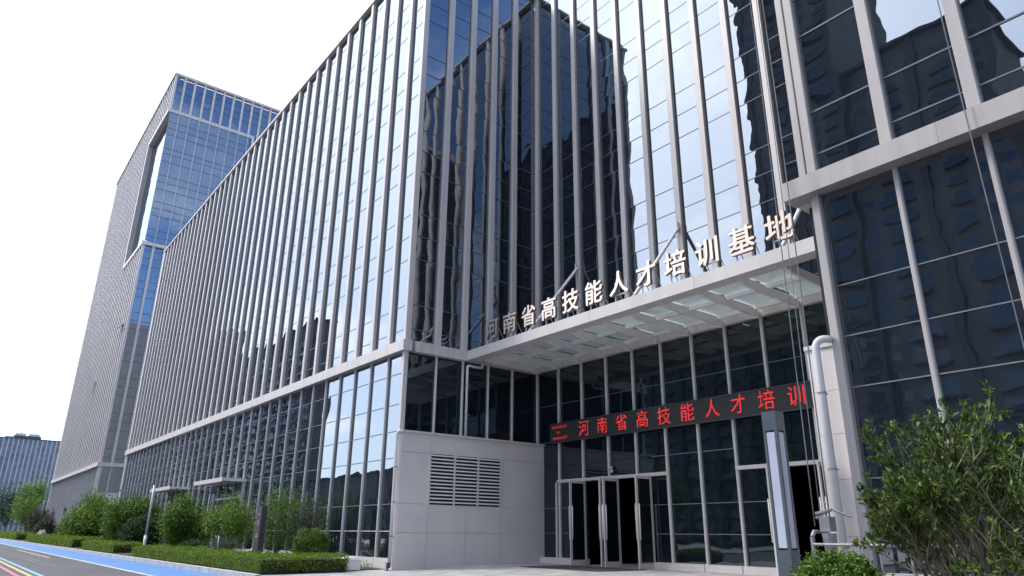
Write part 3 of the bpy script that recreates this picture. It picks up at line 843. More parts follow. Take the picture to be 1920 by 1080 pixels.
for k in range(len(xT) - 1):
    for z0, z1 in zip(zt[:-3:3], zt[3::3]):
        if xT[k] > RX and RZ0 - 2 < (z0 + z1) / 2 < RZ1 + 1: continue
        pfy.add('-Y', xT[k + 1], xT[k], z0, z1, TY + 0.28, n=3)
    pfy.add('-Y', xT[k + 1], xT[k], 0.4, 6.8, TY + 0.28, n=3)
# glazed box panes
zr = [RZ0 + 0.2, 30.6, 31.39, 33.02, 33.84, 34.65, 36.2, 37.06, 37.9, 39.6, 40.55, 41.2, 42.94, 43.77, 44.6, RZ1 - 0.1]
yR = [TY + 0.15 + 1.12 * k for k in range(9)]
for k in range(8):
    for z0, z1 in zip(zr[:-1], zr[1:]): pfx.add('+X', yR[k], min(yR[k + 1], RY), z0, z1, TX + 0.02, n=3, tilt=0.003)
xR = [TX - 1.2 * k for k in range(9)]
for k in range(8):
    for z0, z1 in zip(zr[:-1], zr[1:]): pfy.add('-Y', max(xR[k + 1], RX), xR[k], z0, z1, TY + 0.42, n=3)
pfx.b.v = [(x - TX, y - TY, z) for x, y, z in pfx.b.v]
pfx.done('glazing', 'glass_blue', tw)
pfy.b.v = [(x - TX, y - TY, z) for x, y, z in pfy.b.v]
pfy.done('glazing', 'glass', tw)
# fins
for k, x in enumerate(xT):
    segs = [(7.14, TT - 0.3)] if (x < RX - 0.3) else [(7.14, RZ0 - 0.25), (RZ1 + 0.25, TT - 0.3)]
    for z0, z1 in segs:
        if k == 0: continue
        tpart('fin', x - 0.15, x + 0.15, TY, TY + 0.3, z0, z1, 'alu')
    tpart('mullion', x - 0.05, x + 0.05, TY + 0.1, TY + 0.3, 0.3, 6.8, 'mullion')
for k, y in enumerate(yT):
    segs = [(7.14, TT - 0.3)] if (y > RY + 0.3) else [(7.14, RZ0 - 0.25), (RZ1 + 0.25, TT - 0.3)]
    for z0, z1 in segs:
        tpart('fin', TX - 0.24, TX, y - (0 if k == 0 else 0.12), y + (0.26 if k == 0 else 0.12), z0, z1, 'alu')
    tpart('mullion', TX - 0.2, TX - 0.05, y + (0.02 if k == 0 else -0.05), y + (0.2 if k == 0 else 0.05), 4.4, 6.8, 'mullion')
    if k and y < RY - 0.4: tpart('mullion', TX + 0.02, TX + 0.07, y - 0.03, y + 0.03, RZ0 + 0.15, RZ1 - 0.1, 'mullion')
for z in zr[1:-1]: tpart('transom', TX + 0.02, TX + 0.045, TY + 0.2, RY - 0.1, z - 0.03, z + 0.03, 'alu_dark')
for z in zt[1:-1]:
    if RZ0 - 0.2 < z < RZ1 + 0.2: continue
    tpart('transom', TX - 0.23, TX - 0.19, TY + 0.3, TYB, z - 0.025, z + 0.025, 'alu_dark')
# frame round the glazed box
for z in (RZ0 - 0.25, RZ1 - 0.1):
    tpart('box_frame', TX - 0.3, TX + 0.10, TY - 0.08, RY + 0.2, z, z + 0.38, 'alu')
    tpart('box_frame', RX - 0.15, TX - 0.303, TY - 0.08, TY + 0.45, z, z + 0.38, 'alu')
tpart('box_frame', TX - 0.28, TX + 0.10, RY - 0.05, RY + 0.25, RZ0 + 0.133, RZ1 - 0.103, 'alu')
tpart('box_frame', RX - 0.15, RX + 0.15, TY - 0.08, TY + 0.45, RZ0 + 0.133, RZ1 - 0.103, 'alu')
# band, parapet, base
tpart('band_panel', TXL, TX + 0.12, TY - 0.12, TY + 0.4, 6.78, 7.14, 'alu_band')
tpart('band_panel', TX - 0.3, TX + 0.12, TY + 0.404, 20, 6.78, 7.14, 'alu_band')
tpart('parapet', TXL - 0.2, TX + 0.12, TY - 0.12, TY + 0.6, TT - 0.3, TT, 'alu')
tpart('parapet', TX - 0.5, TX + 0.12, TY + 0.604, TYB, TT - 0.3, TT, 'alu')
tpart('wall_panel', TX - 0.3, TX + 0.05, TY + 0.05, TYB, 0.0, 4.4, 'alu')
tpart('base_panel', TXL, TX - 0.303, TY + 0.05, TY + 0.4, 0.0, 0.35, 'stone')
tpart('end_wall', TXL - 0.1, TXL + 0.4, TY + 0.02, TYB, 0.0, TT - 0.303, 'alu')
# small open windows on the finned face
for x, z in ((-80.6, 21.4), (-92.0, 17.2)):
    b = MB(); b.add([(x, TY + 0.1, z), (x + 1.0, TY + 0.1, z), (x + 1.0, TY - 0.45, z - 0.75), (x, TY - 0.45, z - 0.75),
                     (x, TY + 0.14, z + 0.04), (x + 1.0, TY + 0.14, z + 0.04), (x + 1.0, TY - 0.41, z - 0.71), (x, TY - 0.41, z - 0.71)],
                    [(0,3,2,1),(4,5,6,7),(0,1,5,4),(1,2,6,5),(2,3,7,6),(3,0,4,7)])
    tlink('window', b, 'steel')

# ------------------------------------------------------------------ distant office block at the end of the street
fo = thing('distant_office', 'distant blue grey office block with pale ribs at the left edge', 'building', (-262, 20, 0))
FO = Vector((-262, 20, 0))
def fpart(name, x0, x1, y0, y1, z0, z1, mat): return pbox(name, x0 + 262, x1 + 262, y0 - 20, y1 - 20, z0, z1, mat, fo)
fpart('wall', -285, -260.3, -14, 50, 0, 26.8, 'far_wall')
yy = -13.4
while yy < 49.5:
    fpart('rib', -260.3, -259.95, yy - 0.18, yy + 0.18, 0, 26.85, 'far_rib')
    yy += 1.23
for z in np.arange(3.2, 26.5, 3.3):
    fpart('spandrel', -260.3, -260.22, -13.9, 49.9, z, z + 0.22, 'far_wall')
win = MB()
yk = -13.4
while yk < 49:
    for z in np.arange(0.4, 26.0, 3.3):
        if random.random() < 0.75:
            win.add([(1.72, yk + 0.25 - 20, z), (1.72, yk + 0.98 - 20, z), (1.72, yk + 0.98 - 20, z + 2.6), (1.72, yk + 0.25 - 20, z + 2.6)], [(0,1,2,3)])
    yk += 1.23
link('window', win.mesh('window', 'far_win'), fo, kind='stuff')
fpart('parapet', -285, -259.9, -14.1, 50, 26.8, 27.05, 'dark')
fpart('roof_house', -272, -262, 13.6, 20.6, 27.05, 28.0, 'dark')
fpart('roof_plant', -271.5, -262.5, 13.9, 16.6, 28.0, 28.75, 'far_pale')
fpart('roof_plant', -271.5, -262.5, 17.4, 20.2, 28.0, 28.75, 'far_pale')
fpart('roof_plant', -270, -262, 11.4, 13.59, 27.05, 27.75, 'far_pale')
for y in (15.2, 19.1): fpart('mast', -263.2, -263.0, y, y + 0.2, 28.75, 29.4, 'dark')

# ------------------------------------------------------------------ buildings across the street (seen as reflections)
def res_tower(name, label, x0, x1, y0, y1, h, sx, seed, flo=3.0, group=None):
    r_ = random.Random(seed)
    t = thing(name, label, 'building', ((x0 + x1) / 2, y1, 0), group)
    ox, oy = (x0 + x1) / 2, y1
    b = MB(); b.box(x0 - ox, x1 - ox, y0 - oy, 0, 0, h); link('wall', b.mesh('wall', 'res_wall'), t)
    wn = MB(); tr = MB(); ba = MB()
    n = max(2, int((x1 - x0) / sx))
    nfl = int(h / flo)
    for k in range(n):
        xa = x0 - ox + (k + 0.5) * (x1 - x0) / n
        for f_ in range(nfl - 1):
            z = f_ * flo + 0.9
            wv = 1.1 if k % 2 else 0.7
            wn.add([(xa - wv, 0.03, z), (xa - wv, 0.03, z + 1.5), (xa + wv, 0.03, z + 1.5), (xa + wv, 0.03, z)], [(0,1,2,3)])
            if k % 2:
                tr.box(xa - wv - 0.3, xa + wv + 0.3, 0, 0.75, z - 0.5, z - 0.25)
                ba.box(xa - wv - 0.25, xa + wv + 0.25, 0.66, 0.70, z - 0.25, z + 0.25)
    link('window', wn.mesh('window', 'res_glass'), t, kind='stuff')
    link('balcony', tr.mesh('balcony', 'res_trim'), t, kind='stuff')
    link('railing', ba.mesh('railing', 'res_glass'), t, kind='stuff')
    for k in range(n // 2 + 1):
        xa = x0 - ox + k * (x1 - x0) / (n // 2 + 0.001)
        pbox('pier', xa - 0.5, xa + 0.5, -0.1, 0.5, 0, h + 0.4, 'res_trim', t)
    pbox('roof_slab', x0 - ox - 0.8, x1 - ox + 0.8, y0 - oy - 0.5, 0.9, h, h + 0.5, 'res_trim', t)
    return t
res_tower('apartment_tower', 'taller dark apartment tower across the street mirrored in the entrance glass', -55.5, -36.0, -76, -60, 96, 3.0, 1)
res_tower('apartment_tower', 'dark apartment tower with flat eaves mirrored in the right wing glass', -35.8, -19.2, -78, -61, 60, 2.8, 2)
res_tower('apartment_block', 'broad dark apartment block mirrored in the left part of the street facade', -300, -207, -66, -60, 65, 3.2, 3)
res_tower('apartment_block', 'farthest tall apartment block mirrored in the far left fins', -640, -302, -66, -60, 82, 3.6, 4)
res_tower('low_block', 'low dark street block mirrored in the ground floor glass', -203, -122, -72, -58, 14.5, 4.0, 5)
res_tower('apartment_block', 'middle height dark block mirrored behind the red text display', -120, -56.5, -76, -62, 33, 3.0, 6)

res_tower('apartment_tower', 'dark apartment tower across the street far to the right, seen only in double reflections', 30, 82, -78, -58, 84, 3.0, 7)
# ------------------------------------------------------------------ small porches on the street facade
for (x0, x1, z, lab) in ((-39.3, -34.67, 3.27, 'flat white porch roof over a side door, nearer the corner'), (-49.1, -44.3, 3.30, 'flat white porch roof over a side door, farther from the corner')):
    t = thing('porch', lab, 'porch', ((x0 + x1) / 2, 11.1, 0), 'porches over the side doors')
    hx = (x1 - x0) / 2
    pbox('roof_slab', -hx, hx, -1.0, 0.12, z, z + 0.13, 'steel', t)
    pbox('roof_edge', -hx - 0.02, hx + 0.02, -1.03, -1.0, z - 0.03, z + 0.16, 'alu', t)
    for s_ in (-1, 1): pbox('bracket', s_ * (hx - 0.1) - 0.05, s_ * (hx - 0.1) + 0.05, -0.02, 0.1, 0.0, z, 'alu', t)
    pbox('door_header', -hx + 0.2, hx - 0.2, -0.02, 0.1, z - 0.75, z - 0.65, 'alu', t)

# ------------------------------------------------------------------ light columns
def light_column(loc, lab):
    t = thing('light_column', lab, 'light column', loc, 'square garden light columns')
    h = 3.0; r_ = 0.125
    b = MB()
    b.box(-r_, r_, -r_, r_, 0, 0.85); b.box(-r_, r_, -r_, r_, 2.69, h)
    for sx in (-1, 1):
        for sy in (-1, 1): b.box(sx * (r_ - 0.045), sx * r_, sy * (r_ - 0.045), sy * r_, 0.85, 2.69)
    b.box(-0.05, 0.05, -0.05, 0.05, 0.85, 2.69)
    link('post', b.mesh('post', 'slate'), t)
    for a in range(4):
        b = MB(); b.box(-0.072, 0.072, -0.118, -0.09, 0.88, 2.66)
        link('diffuser', b.mesh('diffuser', 'acrylic'), t, (0, 0, 0), (0, 0, a * PI / 2))
    b = MB(); b.box(-0.2, 0.2, -0.2, 0.2, 0, 0.03); link('base_plate', b.mesh('base_plate', 'dark'), t)
    return t
lc = light_column((-6.55, 10.6, 0.0), 'slate grey light column with white panels before the right doorway')
copy_tree(lc, (-35.4, 9.95, 0.03), label='light column half hidden by bushes under the nearer porch')
copy_tree(lc, (-81.4, 9.6, 0.03), label='tiny light column far off beside the tower base')

# ------------------------------------------------------------------ camera pole, pylon sign, rocks, cabinet, posts
t = thing('camera_pole', 'thin grey pole with a security camera rising out of the hedge', 'camera pole', (-36.3, 7.6, 0.0))
b = MB(); b.tube([(0, 0, 0), (0, 0, 0.83)], 0.075, 12); b.tube([(0, 0, 0.83), (0, 0, 0.87)], [0.075, 0.05], 12); link('pole_base', b.mesh('pole_base', 'galv', True), t)
b = MB(); b.tube([(0, 0, 0.87), (0, 0, 3.02)], 0.05, 12); link('pole', b.mesh('pole', 'galv', True), t)
b = MB(); b.box(-0.45, 0.05, -0.02, 0.02, 2.98, 3.02); link('arm', b.mesh('arm', 'galv'), t)
b = MB(); b.box(-0.55, -0.36, -0.05, 0.06, 2.98, 3.08); b.tube([(-0.28, 0, 3.0), (-0.28, 0, 2.9)], 0.05, 8); link('security_camera', b.mesh('security_camera', 'dark'), t)
t = thing('pylon_sign', 'dark brown upright sign slab behind the hedge by the rocks', 'sign', (-25.75, 9.0, 0.0))
b = MB(); b.box(-0.26, 0.26, -0.09, 0.09, 0.0, 1.90); link('slab', b.mesh('slab', 'brown'), t)
b = MB(); b.box(-0.255, 0.245, -0.10, -0.09, 0.02, 1.88); link('front_panel', b.mesh('front_panel', 'brown_lt'), t)
b = MB()
for z, wd in ((1.62, 0.07), (1.38, 0.05), (1.30, 0.06), (0.95, 0.05), (0.88, 0.06)):
    b.box(-wd * 1.5, wd * 1.5, -0.103, -0.10, z, z + 0.03)
link('lettering', b.mesh('lettering', 'galv'), t)
b = MB(); b.tube([(0, 0, 0.38), (0, 0, 0.95)], 0.02, 8); t = link('short_post', b.mesh('short_post', 'galv', True), None, (-26.6, 7.9, -0.05))
t['label'] = 'short thin grey post standing in the hedge before the bushes'; t['category'] = 'post'
def rock(loc, sx, sy, sz, lab, seed):
    r_ = np.random.default_rng(seed)
    nlat, nlon = 10, 16
    V = []; F = []
    for i in range(nlat + 1):
        for j in range(nlon):
            th = PI * i / nlat; ph = 2 * PI * j / nlon
            d = np.array([math.sin(th) * math.cos(ph), math.sin(th) * math.sin(ph), math.cos(th)])
            rr = 1 + 0.16 * math.sin(3 * ph + seed) * math.sin(2 * th) + 0.10 * math.sin(5 * ph + 2 * th * seed) + r_.normal(0, 0.03)
            V.append((d[0] * sx * rr, d[1] * sy * rr, max(-0.4, d[2]) * sz * rr))
    for i in range(nlat):
        for j in range(nlon):
            F.append((i * nlon + j, i * nlon + (j + 1) % nlon, (i + 1) * nlon + (j + 1) % nlon, (i + 1) * nlon + j)[::-1])
    b = MB(); b.add(V, F)
    o = link('garden_rock', b.mesh('garden_rock', 'rock'), None, loc)
    o['label'] = lab; o['category'] = 'rock'
    return o
rock((-25.0, 9.7, 0.13), 0.50, 0.36, 0.30, 'long flat pale boulder right of the brown sign slab', 3)
rock((-28.6, 10.0, 0.15), 0.42, 0.36, 0.34, 'rounded pale boulder just left of the brown sign slab', 5)
rock((-90.0, 9.0, 0.25), 0.75, 0.5, 0.72, 'pale boulder on the far lawn near the tower', 8)
cb = thing('white_cabinet', 'low white box at the right end of the clipped hedge', 'cabinet', (-20.45, 9.85, 0.0))
b = MB(); b.box(-0.34, 0.34, -0.26, 0.26, 0.02, 0.30); link('cabinet_body', b.mesh('cabinet_body', 'steel'), cb)
b = MB(); b.add([(-0.37, -0.29, 0.30), (0.37, -0.29, 0.30), (0.37, 0.29, 0.30), (-0.37, 0.29, 0.30), (-0.33, -0.25, 0.37), (0.33, -0.25, 0.37), (0.33, 0.25, 0.37), (-0.33, 0.25, 0.37)],
                [(0,3,2,1),(4,5,6,7),(0,1,5,4),(1,2,6,5),(2,3,7,6),(3,0,4,7)])
link('cabinet_lid', b.mesh('cabinet_lid', 'steel'), cb)

# ------------------------------------------------------------------ suspended work platform and its ropes
gd = thing('work_platform', 'grey suspended work platform with hoist parked behind the shrub', 'work platform', (-5.62, 9.75, 0.0))
b = MB()
def gb(p, q, r_=0.02): b.tube([p, q], r_, 6)
Lp = 2.6
for y in (0.0, 0.55):
    for z in (0.22, 0.58, 0.95): gb((0, y, z), (Lp, y, z), 0.022)
    for x in (0.0, 0.65, 1.3, 1.95, Lp): gb((x, y, 0.18), (x, y, 0.96), 0.018)
link('railing', b.mesh('railing', 'galv_dark'), gd)
b = MB(); b.box(0, Lp, 0.0, 0.55, 0.15, 0.19); b.box(0, Lp, -0.03, -0.024, 0.19, 0.33); link('deck', b.mesh('deck', 'galv_dark'), gd)
b = MB()
for y in (0.05, 0.5): gb((-0.03, y, 0.15), (-0.03, y, 1.05), 0.035)
gb((-0.03, 0.05, 1.05), (-0.03, 0.12, 1.12), 0.03); gb((-0.03, 0.5, 1.05), (-0.03, 0.43, 1.12), 0.03); gb((-0.03, 0.12, 1.12), (-0.03, 0.43, 1.12), 0.03)
gb((0.0, 0.16, 1.36), (0.18, 0.3, 1.42), 0.022); gb((0.18, 0.3, 1.42), (0.42, 0.34, 1.32), 0.018); gb((0.0, 0.16, 1.30), (0.16, 0.3, 1.42), 0.018)
link('end_frame', b.mesh('end_frame', 'galv_dark'), gd)
b = MB(); b.box(0.04, 0.19, 0.16, 0.34, 1.12, 1.32); b.tube([(0.12, 0.25, 0.72), (0.12, 0.25, 1.10)], [0.07, 0.10], 10); b.box(0.04, 0.20, 0.17, 0.33, 0.62, 0.74)
link('hoist', b.mesh('hoist', 'clip'), gd)
def rope(pts, r_, lab, mat='rope', grp='ropes hanging down the right wing'):
    b = MB(); base = Vector(pts[-1]); P = []
    for i in range(len(pts) - 1):
        a, c = Vector(pts[i]), Vector(pts[i + 1])
        for k in range(6): P.append(a.lerp(c, k / 6) - base)
    P.append(Vector(pts[-1]) - base)
    b.tube(P, r_, 6)
    o = link('hanging_rope', b.mesh('hanging_rope', mat, True), None, base)
    o['label'] = lab; o['category'] = 'rope'; o['group'] = grp
rope([(-6.12, 10.78, 26.0), (-6.10, 10.78, 8.0), (-5.93, 10.4, 1.2)], 0.010, 'leftmost thin dark rope crossing the last letter of the canopy')
rope([(-5.86, 10.72, 26.0), (-5.80, 10.72, 8.0), (-5.52, 10.1, 1.3)], 0.012, 'pale steel rope hanging in front of the right pier to the hoist')
rope([(-5.98, 10.72, 26.0), (-5.93, 10.72, 8.0), (-5.60, 10.0, 1.3)], 0.008, 'thin dark rope hanging between the other two before the stone pier')
rope([(-2.97, 10.86, 26.0), (-2.97, 10.86, 8.0), (-2.95, 10.86, 6.0), (-2.93, 10.98, 0.4)], 0.009, 'thin dark rope running down the rightmost fin')

# ------------------------------------------------------------------ plants
def leaf_mesh(name, P, size, mat, up=0.35, asp=0.45, twigs=None, twig_mat='bark', fold=0.25, dirs=None, jit=0.35):
    """P: leaf positions; each leaf is a folded diamond of four triangles, plus twig tubes"""
    n = len(P)
    d = rng.normal(size=(n, 3)) if dirs is None else dirs + rng.normal(size=(n, 3)) * jit
    d /= np.linalg.norm(d, axis=1)[:, None] + 1e-9
    nn = rng.normal(size=(n, 3)); nn[:, 2] = np.abs(nn[:, 2]) + up * 2
    nn -= d * np.sum(nn * d, axis=1)[:, None]
    nn /= np.linalg.norm(nn, axis=1)[:, None] + 1e-9
    s = np.cross(d, nn)
    ln = size * rng.uniform(0.65, 1.3, size=(n, 1))
    wd = ln * asp
    base = P
    tip = P + d * ln
    mid = P + d * ln * 0.45
    lft = mid + s * wd * 0.5 + nn * wd * fold
    rgt = mid - s * wd * 0.5 + nn * wd * fold
    V = np.stack([base, rgt, tip, lft], axis=1).reshape(-1, 3)
    idx = np.arange(n)[:, None] * 4
    F = np.concatenate([idx + np.array([[0, 1, 2]]), idx + np.array([[0, 2, 3]])], axis=1).reshape(-1, 3)
    me = bpy.data.meshes.new(name)
    me.vertices.add(len(V)); me.vertices.foreach_set('co', V.astype(np.float32).ravel())
    me.loops.add(F.size); me.loops.foreach_set('vertex_index', F.astype(np.int32).ravel())
    me.polygons.add(len(F)); me.polygons.foreach_set('loop_start', np.arange(0, F.size, 3, dtype=np.int32))
    me.polygons.foreach_set('loop_total', np.full(len(F), 3, dtype=np.int32))
    me.materials.append(MT[mat])
    me.update(calc_edges=True); me.validate()
    return me
def crown_points(n, rx, ry, rz, nclump=26, spread=0.30, shell=0.55, flat=-0.75):
    c = rng.normal(size=(nclump, 3)); c /= np.linalg.norm(c, axis=1)[:, None]
    c *= rng.uniform(shell, 1.0, size=(nclump, 1))
    c[:, 2] = np.maximum(c[:, 2], flat)
    w_ = rng.uniform(0.4, 1.5, nclump); w_ /= w_.sum()
    k = rng.choice(nclump, n, p=w_)
    P = c[k] + rng.normal(size=(n, 3)) * spread * rng.uniform(0.6, 1.2, size=(nclump, 1))[k]
    return P * np.array([rx, ry, rz])
def stems(h0, h1, rx, ry, n, r0, seed, mat='bark'):
    r_ = random.Random(seed)
    b = MB()
    for k in range(n):
        a = 2 * PI * (k + r_.random()) / n
        e = r_.uniform(0.35, 0.9)
        p = [(r_.uniform(-0.06, 0.06), r_.uniform(-0.06, 0.06), h0)]
        for q in (0.35, 0.7, 1.0):
            p.append((math.cos(a) * rx * e * q ** 1.2 + r_.uniform(-.05, .05) * rx, math.sin(a) * ry * e * q ** 1.2 + r_.uniform(-.05, .05) * ry, h0 + (h1 - h0) * q * r_.uniform(0.85, 1.0)))
        b.tube(p, [r0, r0 * 0.75, r0 * 0.5, r0 * 0.2], 5)
    return b
def bush(name, label, cat, X, Y, top, rx, ry, zlow, n, leaf, mat, seed, ncl=26, spread=0.3, shell=0.5, stem_n=6, r0=0.03, group=None, z0=0.0, asp=0.45):
    global rng
    rng = np.random.default_rng(seed)
    t = thing(name, label, cat, (X, Y, z0), group)
    rz = (top - zlow) / 2; zc_ = (top + zlow) / 2
    n = int(n * 1.35)
    P = crown_points(n, rx * 0.84, ry * 0.84, rz * 0.88, int(ncl * 1.3), spread * 0.88, shell)
    P[:, 2] += zc_
    P = P[P[:, 2] > 0.05]
    link('crown', leaf_mesh('crown', P, leaf, mat, asp=asp), t)
    b = stems(0.0, zc_ + rz * 0.6, rx * 0.8, ry * 0.8, stem_n, r0, seed)
    link('stem', b.mesh('stem', 'bark', True), t)
    return t
bush('leafy_bush', 'big bright green bush farthest left in the bed before the tower gap', 'bush', -64.0, 9.3, 3.45, 2.4, 1.9, 0.05, 15000, 0.20, 'leaf_bright', 21, 34, 0.26, 0.35, 7, 0.05)
bush('leafy_bush', 'large mid green bush left of the camera pole, behind a dark round shrub', 'bush', -50.0, 9.4, 2.95, 2.6, 1.7, 0.05, 16000, 0.17, 'leaf_mid', 22, 34, 0.26, 0.35, 7, 0.05)
bush('round_shrub', 'dark dense round shrub directly left of the camera pole', 'shrub', -42.3, 8.7, 1.9, 1.55, 1.2, 0.0, 15000, 0.10, 'leaf_dark', 23, 80, 0.15, 0.75, 5, 0.03)
bush('small_tree', 'green small tree behind the hedge right of the camera pole', 'tree', -35.4, 8.9, 2.5, 1.7, 1.2, 0.2, 12000, 0.115, 'leaf_mid', 24, 30, 0.27, 0.4, 6, 0.035)
bush('small_tree', 'loose leafy tree in the bed under the nearer porch', 'tree', -31.4, 9.7, 2.55, 1.6, 1.1, 0.3, 6500, 0.095, 'leaf_bright', 25, 30, 0.28, 0.4, 6, 0.03)
bush('small_tree', 'thin airy tree behind the brown sign slab', 'tree', -26.9, 10.1, 2.65, 1.6, 1.0, 0.25, 4600, 0.080, 'leaf_mid', 26, 34, 0.34, 0.35, 9, 0.025)
bush('small_tree', 'sparse greyish tree against the ground floor glass right of the sign slab', 'tree', -25.0, 10.4, 2.5, 1.1, 0.75, 0.3, 2600, 0.075, 'leaf_grey', 27, 26, 0.30, 0.35, 9, 0.02)
bush('round_shrub', 'bright round shrub behind the hedge near the white box', 'shrub', -22.7, 9.6, 1.22, 0.62, 0.60, 0.05, 8000, 0.06, 'leaf_mid', 28, 90, 0.13, 0.8, 6, 0.02)
bush('low_shrub', 'low grey green shrub between the small trees and the hedge', 'shrub', -28.6, 8.7, 0.95, 1.2, 0.6, 0.05, 2400, 0.06, 'leaf_grey', 29, 30, 0.24, 0.4, 8, 0.018)
bush('low_shrub', 'low dark shrub at the foot of the small trees beside the camera pole', 'shrub', -33.0, 8.6, 0.75, 1.3, 0.6, 0.05, 2400, 0.065, 'leaf_dark', 30, 30, 0.24, 0.4, 8, 0.018)
bush('low_shrub', 'low feathery plant spilling over near the white box', 'shrub', -21.6, 10.1, 0.55, 0.7, 0.35, 0.02, 1100, 0.05, 'leaf_grey', 31, 20, 0.26, 0.4, 6, 0.012)
bush('brown_bush', 'brownish rounded bush far left before the tower', 'bush', -105.0, 10.0, 3.7, 2.7, 1.8, 0.1, 4200, 0.20, 'leaf_brown', 32, 34, 0.24, 0.4, 6, 0.06)
bush('brown_bush', 'dull brown bush beside the far boulder', 'bush', -95.0, 9.8, 2.3, 1.8, 1.2, 0.1, 2600, 0.18, 'leaf_brown', 33, 30, 0.24, 0.4, 6, 0.05)
bush('leafy_bush', 'small green bush far off left of the tower corner bushes', 'bush', -74.0, 9.2, 1.9, 1.6, 1.0, 0.1, 2600, 0.15, 'leaf_mid', 34, 30, 0.24, 0.4, 6, 0.04)
def tree(name, label, X, Y, top, r_, zlow, n, leaf, mat, seed, group=None):
    global rng
    rng = np.random.default_rng(seed)
    t = thing(name, label, 'tree', (X, Y, 0.0), group)
    P = crown_points(n, r_ * 0.82, r_ * 0.82, (top - zlow) / 2 * 0.86, 34, 0.24, 0.4); P[:, 2] += (top + zlow) / 2
    link('crown', leaf_mesh('crown', P, leaf, mat), t)
    b = MB(); b.tube([(0, 0, 0), (0.05, 0.03, zlow * 0.6), (0, 0.05, (top + zlow) / 2)], [0.022 * top, 0.017 * top, 0.006 * top], 8)
    for k in range(6):
        a = k * PI / 3 + seed
        b.tube([(0, 0, zlow * 0.8), (math.cos(a) * r_ * 0.3, math.sin(a) * r_ * 0.3, (top + zlow) / 2 * 0.9), (math.cos(a) * r_ * 0.65, math.sin(a) * r_ * 0.65, top * 0.72)], [0.010 * top, 0.007 * top, 0.003 * top], 5)
    link('trunk', b.mesh('trunk', 'bark', True), t)
    return t
tree('street_tree', 'dark leafy street tree at the far left edge before the distant office', -205, 13, 11.8, 5.0, 1.5, 3600, 0.50, 'leaf_dark', 41, 'street trees at the far end')
tree('street_tree', 'yellow green slender street tree second from the left edge', -160, 13.2, 10.6, 2.9, 1.5, 3200, 0.42, 'leaf_bright', 42, 'street trees at the far end')
tree('street_tree', 'dark street tree between the slender tree and the brown bush', -150, 12.5, 6.5, 3.0, 1.0, 2600, 0.36, 'leaf_mid', 43, 'street trees at the far end')
for i, x in enumerate((-56, -44, -31, -24, -15, -8)):
    tree('opposite_tree', ['leafy street tree across the road, first from the left of the mirrored row', 'leafy street tree across the road, second from the left of the mirrored row', 'leafy street tree across the road, third from the left of the mirrored row',
                          'leafy street tree across the road, third from the right of the mirrored row', 'leafy street tree across the road, second from the right of the mirrored row', 'leafy street tree across the road, rightmost of the mirrored row'][i],
         x, -17.5 - (i % 2) * 1.2, 6.6 + (i * 37 % 5) * 0.35, 2.7, 1.9, 2600, 0.30, 'leaf_mid', 50 + i, 'mirrored street trees')

# clipped hedges
def hedge(label, boxes, leaf, dens, seed, mat='leaf_hedge'):
    global rng
    rng = np.random.default_rng(seed)
    cx = sum((b_[0] + b_[1]) / 2 for b_ in boxes) / len(boxes); cy = sum((b_[2] + b_[3]) / 2 for b_ in boxes) / len(boxes)
    t = thing('clipped_hedge', label, 'hedge', (cx, cy, 0.0), 'clipped hedges along the kerb')
    Ps = []; core = MB()
    for x0, x1, y0, y1, h in boxes:
        wob = lambda x, y: 0.035 * np.sin(x * 2.3 + seed) + 0.03 * np.sin(x * 5.1 + y * 3.0) + 0.02 * np.sin(y * 7 + x * 9)
        area = (x1 - x0) * (y1 - y0); n = int(area * dens)
        x = rng.uniform(x0, x1, n); y = rng.uniform(y0, y1, n)
        Ps.append(np.stack([x, y, h + wob(x, y) + rng.normal(0, 0.018, n)], 1))
        for fixed, lo, hi, ax in ((y0, x0, x1, 1), (x1, y0, y1, 0), (x0, y0, y1, 0), (y1, x0, x1, 1)):
            m = int((hi - lo) * h * dens); q = rng.uniform(lo, hi, m); z = h * rng.uniform(0.06, 1.0, m) ** 0.8
            j = fixed + 0.03 * np.sin(q * 4 + z * 9) + rng.normal(0, 0.022, m)
            Ps.append(np.stack([q, j, z], 1) if ax == 1 else np.stack([j, q, z], 1))
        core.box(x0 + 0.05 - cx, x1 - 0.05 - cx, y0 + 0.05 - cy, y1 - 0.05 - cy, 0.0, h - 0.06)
    P = np.concatenate(Ps); P[:, 0] -= cx; P[:, 1] -= cy
    link('foliage', leaf_mesh('foliage', P, leaf, mat, up=0.1, asp=0.55), t)
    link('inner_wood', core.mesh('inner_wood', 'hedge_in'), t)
    return t
hedge('long clipped hedge nearest the camera, ending at the white box', [(-35.4, -19.65, 6.98, 8.1, 0.40), (-21.3, -19.65, 8.1, 9.5, 0.40)], 0.05, 1000, 61)
hedge('short clipped hedge by the dark round shrub, second along the kerb', [(-49.0, -39.8, 6.98, 8.2, 0.44)], 0.065, 650, 62)
hedge('clipped hedge before the bright bush, third along the kerb', [(-82.0, -53.5, 7.05, 8.8, 0.55)], 0.09, 320, 63)
hedge('farthest low clipped hedge at the left edge of the lane', [(-135.0, -93.0, 7.1, 9.6, 0.65)], 0.14, 140, 64)
hedge('low clipped hedge in the bed behind the near hedge under the trees', [(-34.0, -30.2, 8.3, 8.9, 0.42)], 0.06, 500, 65)
# ground cover in the bed
rng = np.random.default_rng(70)
n = 9000
P = np.stack([rng.uniform(-64, -20.6, n), rng.uniform(8.0, 11.0, n), rng.uniform(0.03, 0.16, n)], 1)
link('ground_cover', leaf_mesh('ground_cover', P, 0.10, 'leaf_mid', up=0.2), None, kind='stuff')

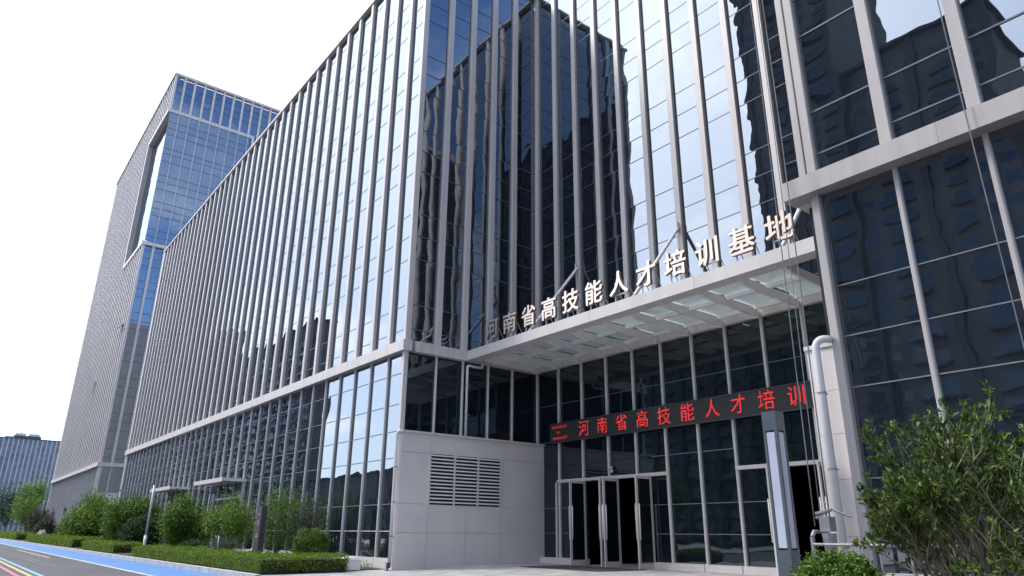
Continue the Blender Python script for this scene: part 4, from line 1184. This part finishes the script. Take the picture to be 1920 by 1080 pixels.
# near osmanthus shrub-tree on the right
def osmanthus(X, Y, label):
    global rng
    rng = np.random.default_rng(81)
    r_ = random.Random(82)
    t = thing('osmanthus_tree', label, 'tree', (X, Y, 0.03))
    br = MB(); tw_ = MB(); tips = []; tdir = []
    def grow(p, d, ln, rad, lev):
        pts = [p.copy()]; q = p.copy(); dd = d.copy()
        nseg = 4
        for s_ in range(nseg):
            dd = (dd + Vector((r_.gauss(0, 0.13), r_.gauss(0, 0.13), r_.gauss(0.05, 0.10)))).normalized()
            q = q + dd * ln / nseg; pts.append(q.copy())
            if lev >= 2:
                for _ in range(3 if lev == 2 else 4):
                    if q.z > 0.55 or r_.random() < 0.3:
                        tips.append(q + Vector((r_.gauss(0, .015), r_.gauss(0, .015), r_.gauss(0, .015)))); tdir.append(dd)
        (br if lev < 2 else tw_).tube(pts, [rad * (1 - 0.6 * k / nseg) for k in range(nseg + 1)], 5 if lev < 2 else 4, cap=False)
        if lev == 3:
            for _ in range(8):
                tips.append(q + Vector((r_.gauss(0, .012), r_.gauss(0, .012), r_.gauss(0, .012)))); tdir.append(dd)
            return
        nch = (5, 4, 4)[lev]
        for c in range(nch):
            k = r_.randint(2, nseg) if c else nseg
            a = r_.uniform(0, 2 * PI); sp = (0.42, 0.50, 0.60)[lev]
            side = Vector((math.cos(a), math.sin(a), 0.0))
            nd = (dd + side * sp * r_.uniform(0.5, 1.2) + Vector((0, 0, 0.18))).normalized()
            grow(pts[k], nd, ln * r_.uniform(0.50, 0.78), rad * 0.55, lev + 1)
    for k in range(15):
        a = 2 * PI * (k + r_.random() * 0.6) / 15
        lean = r_.uniform(0.15, 0.95)
        d = Vector((math.cos(a) * lean, math.sin(a) * lean, 1.0)).normalized()
        grow(Vector((math.cos(a) * 0.10, math.sin(a) * 0.10, 0.0)), d, r_.uniform(0.70, 0.95), 0.022, 0)
    dome = lambda p: (p[0], p[1], p[2] * (1.06 - 0.30 * min(1.3, (p[0] ** 2 + p[1] ** 2) / 1.2)))
    br.v = [dome(p) for p in br.v]; tw_.v = [dome(p) for p in tw_.v]; tips = [Vector(dome(p)) for p in tips]
    link('trunk', br.mesh('trunk', 'bark', True), t)
    link('twig', tw_.mesh('twig', 'twig', True), t)
    P = np.array([v[:] for v in tips]); D = np.array([v[:] for v in tdir])
    rho = np.sqrt((P[:, 0] ** 2 + P[:, 1] ** 2) / 1.25 ** 2 + ((P[:, 2] - 0.5) / 1.45) ** 2)
    sel = rng.random(len(P)) < np.clip((rho - 0.42) / 0.38, 0.10, 1.0)
    link('crown', leaf_mesh('crown', P[sel], 0.060, 'leaf_gloss', up=0.6, asp=0.36, dirs=D[sel], jit=0.75), t)
    return t
osmanthus(-2.2, 6.5, 'many stemmed glossy leaved tree filling the lower right corner')
bush('round_shrub', 'small clipped ball shrub in front of the work platform', 'shrub', -3.12, 5.75, 0.95, 0.46, 0.44, 0.10, 20000, 0.032, 'leaf_mid', 91, 160, 0.10, 0.90, 8, 0.012, z0=0.0, asp=0.6)
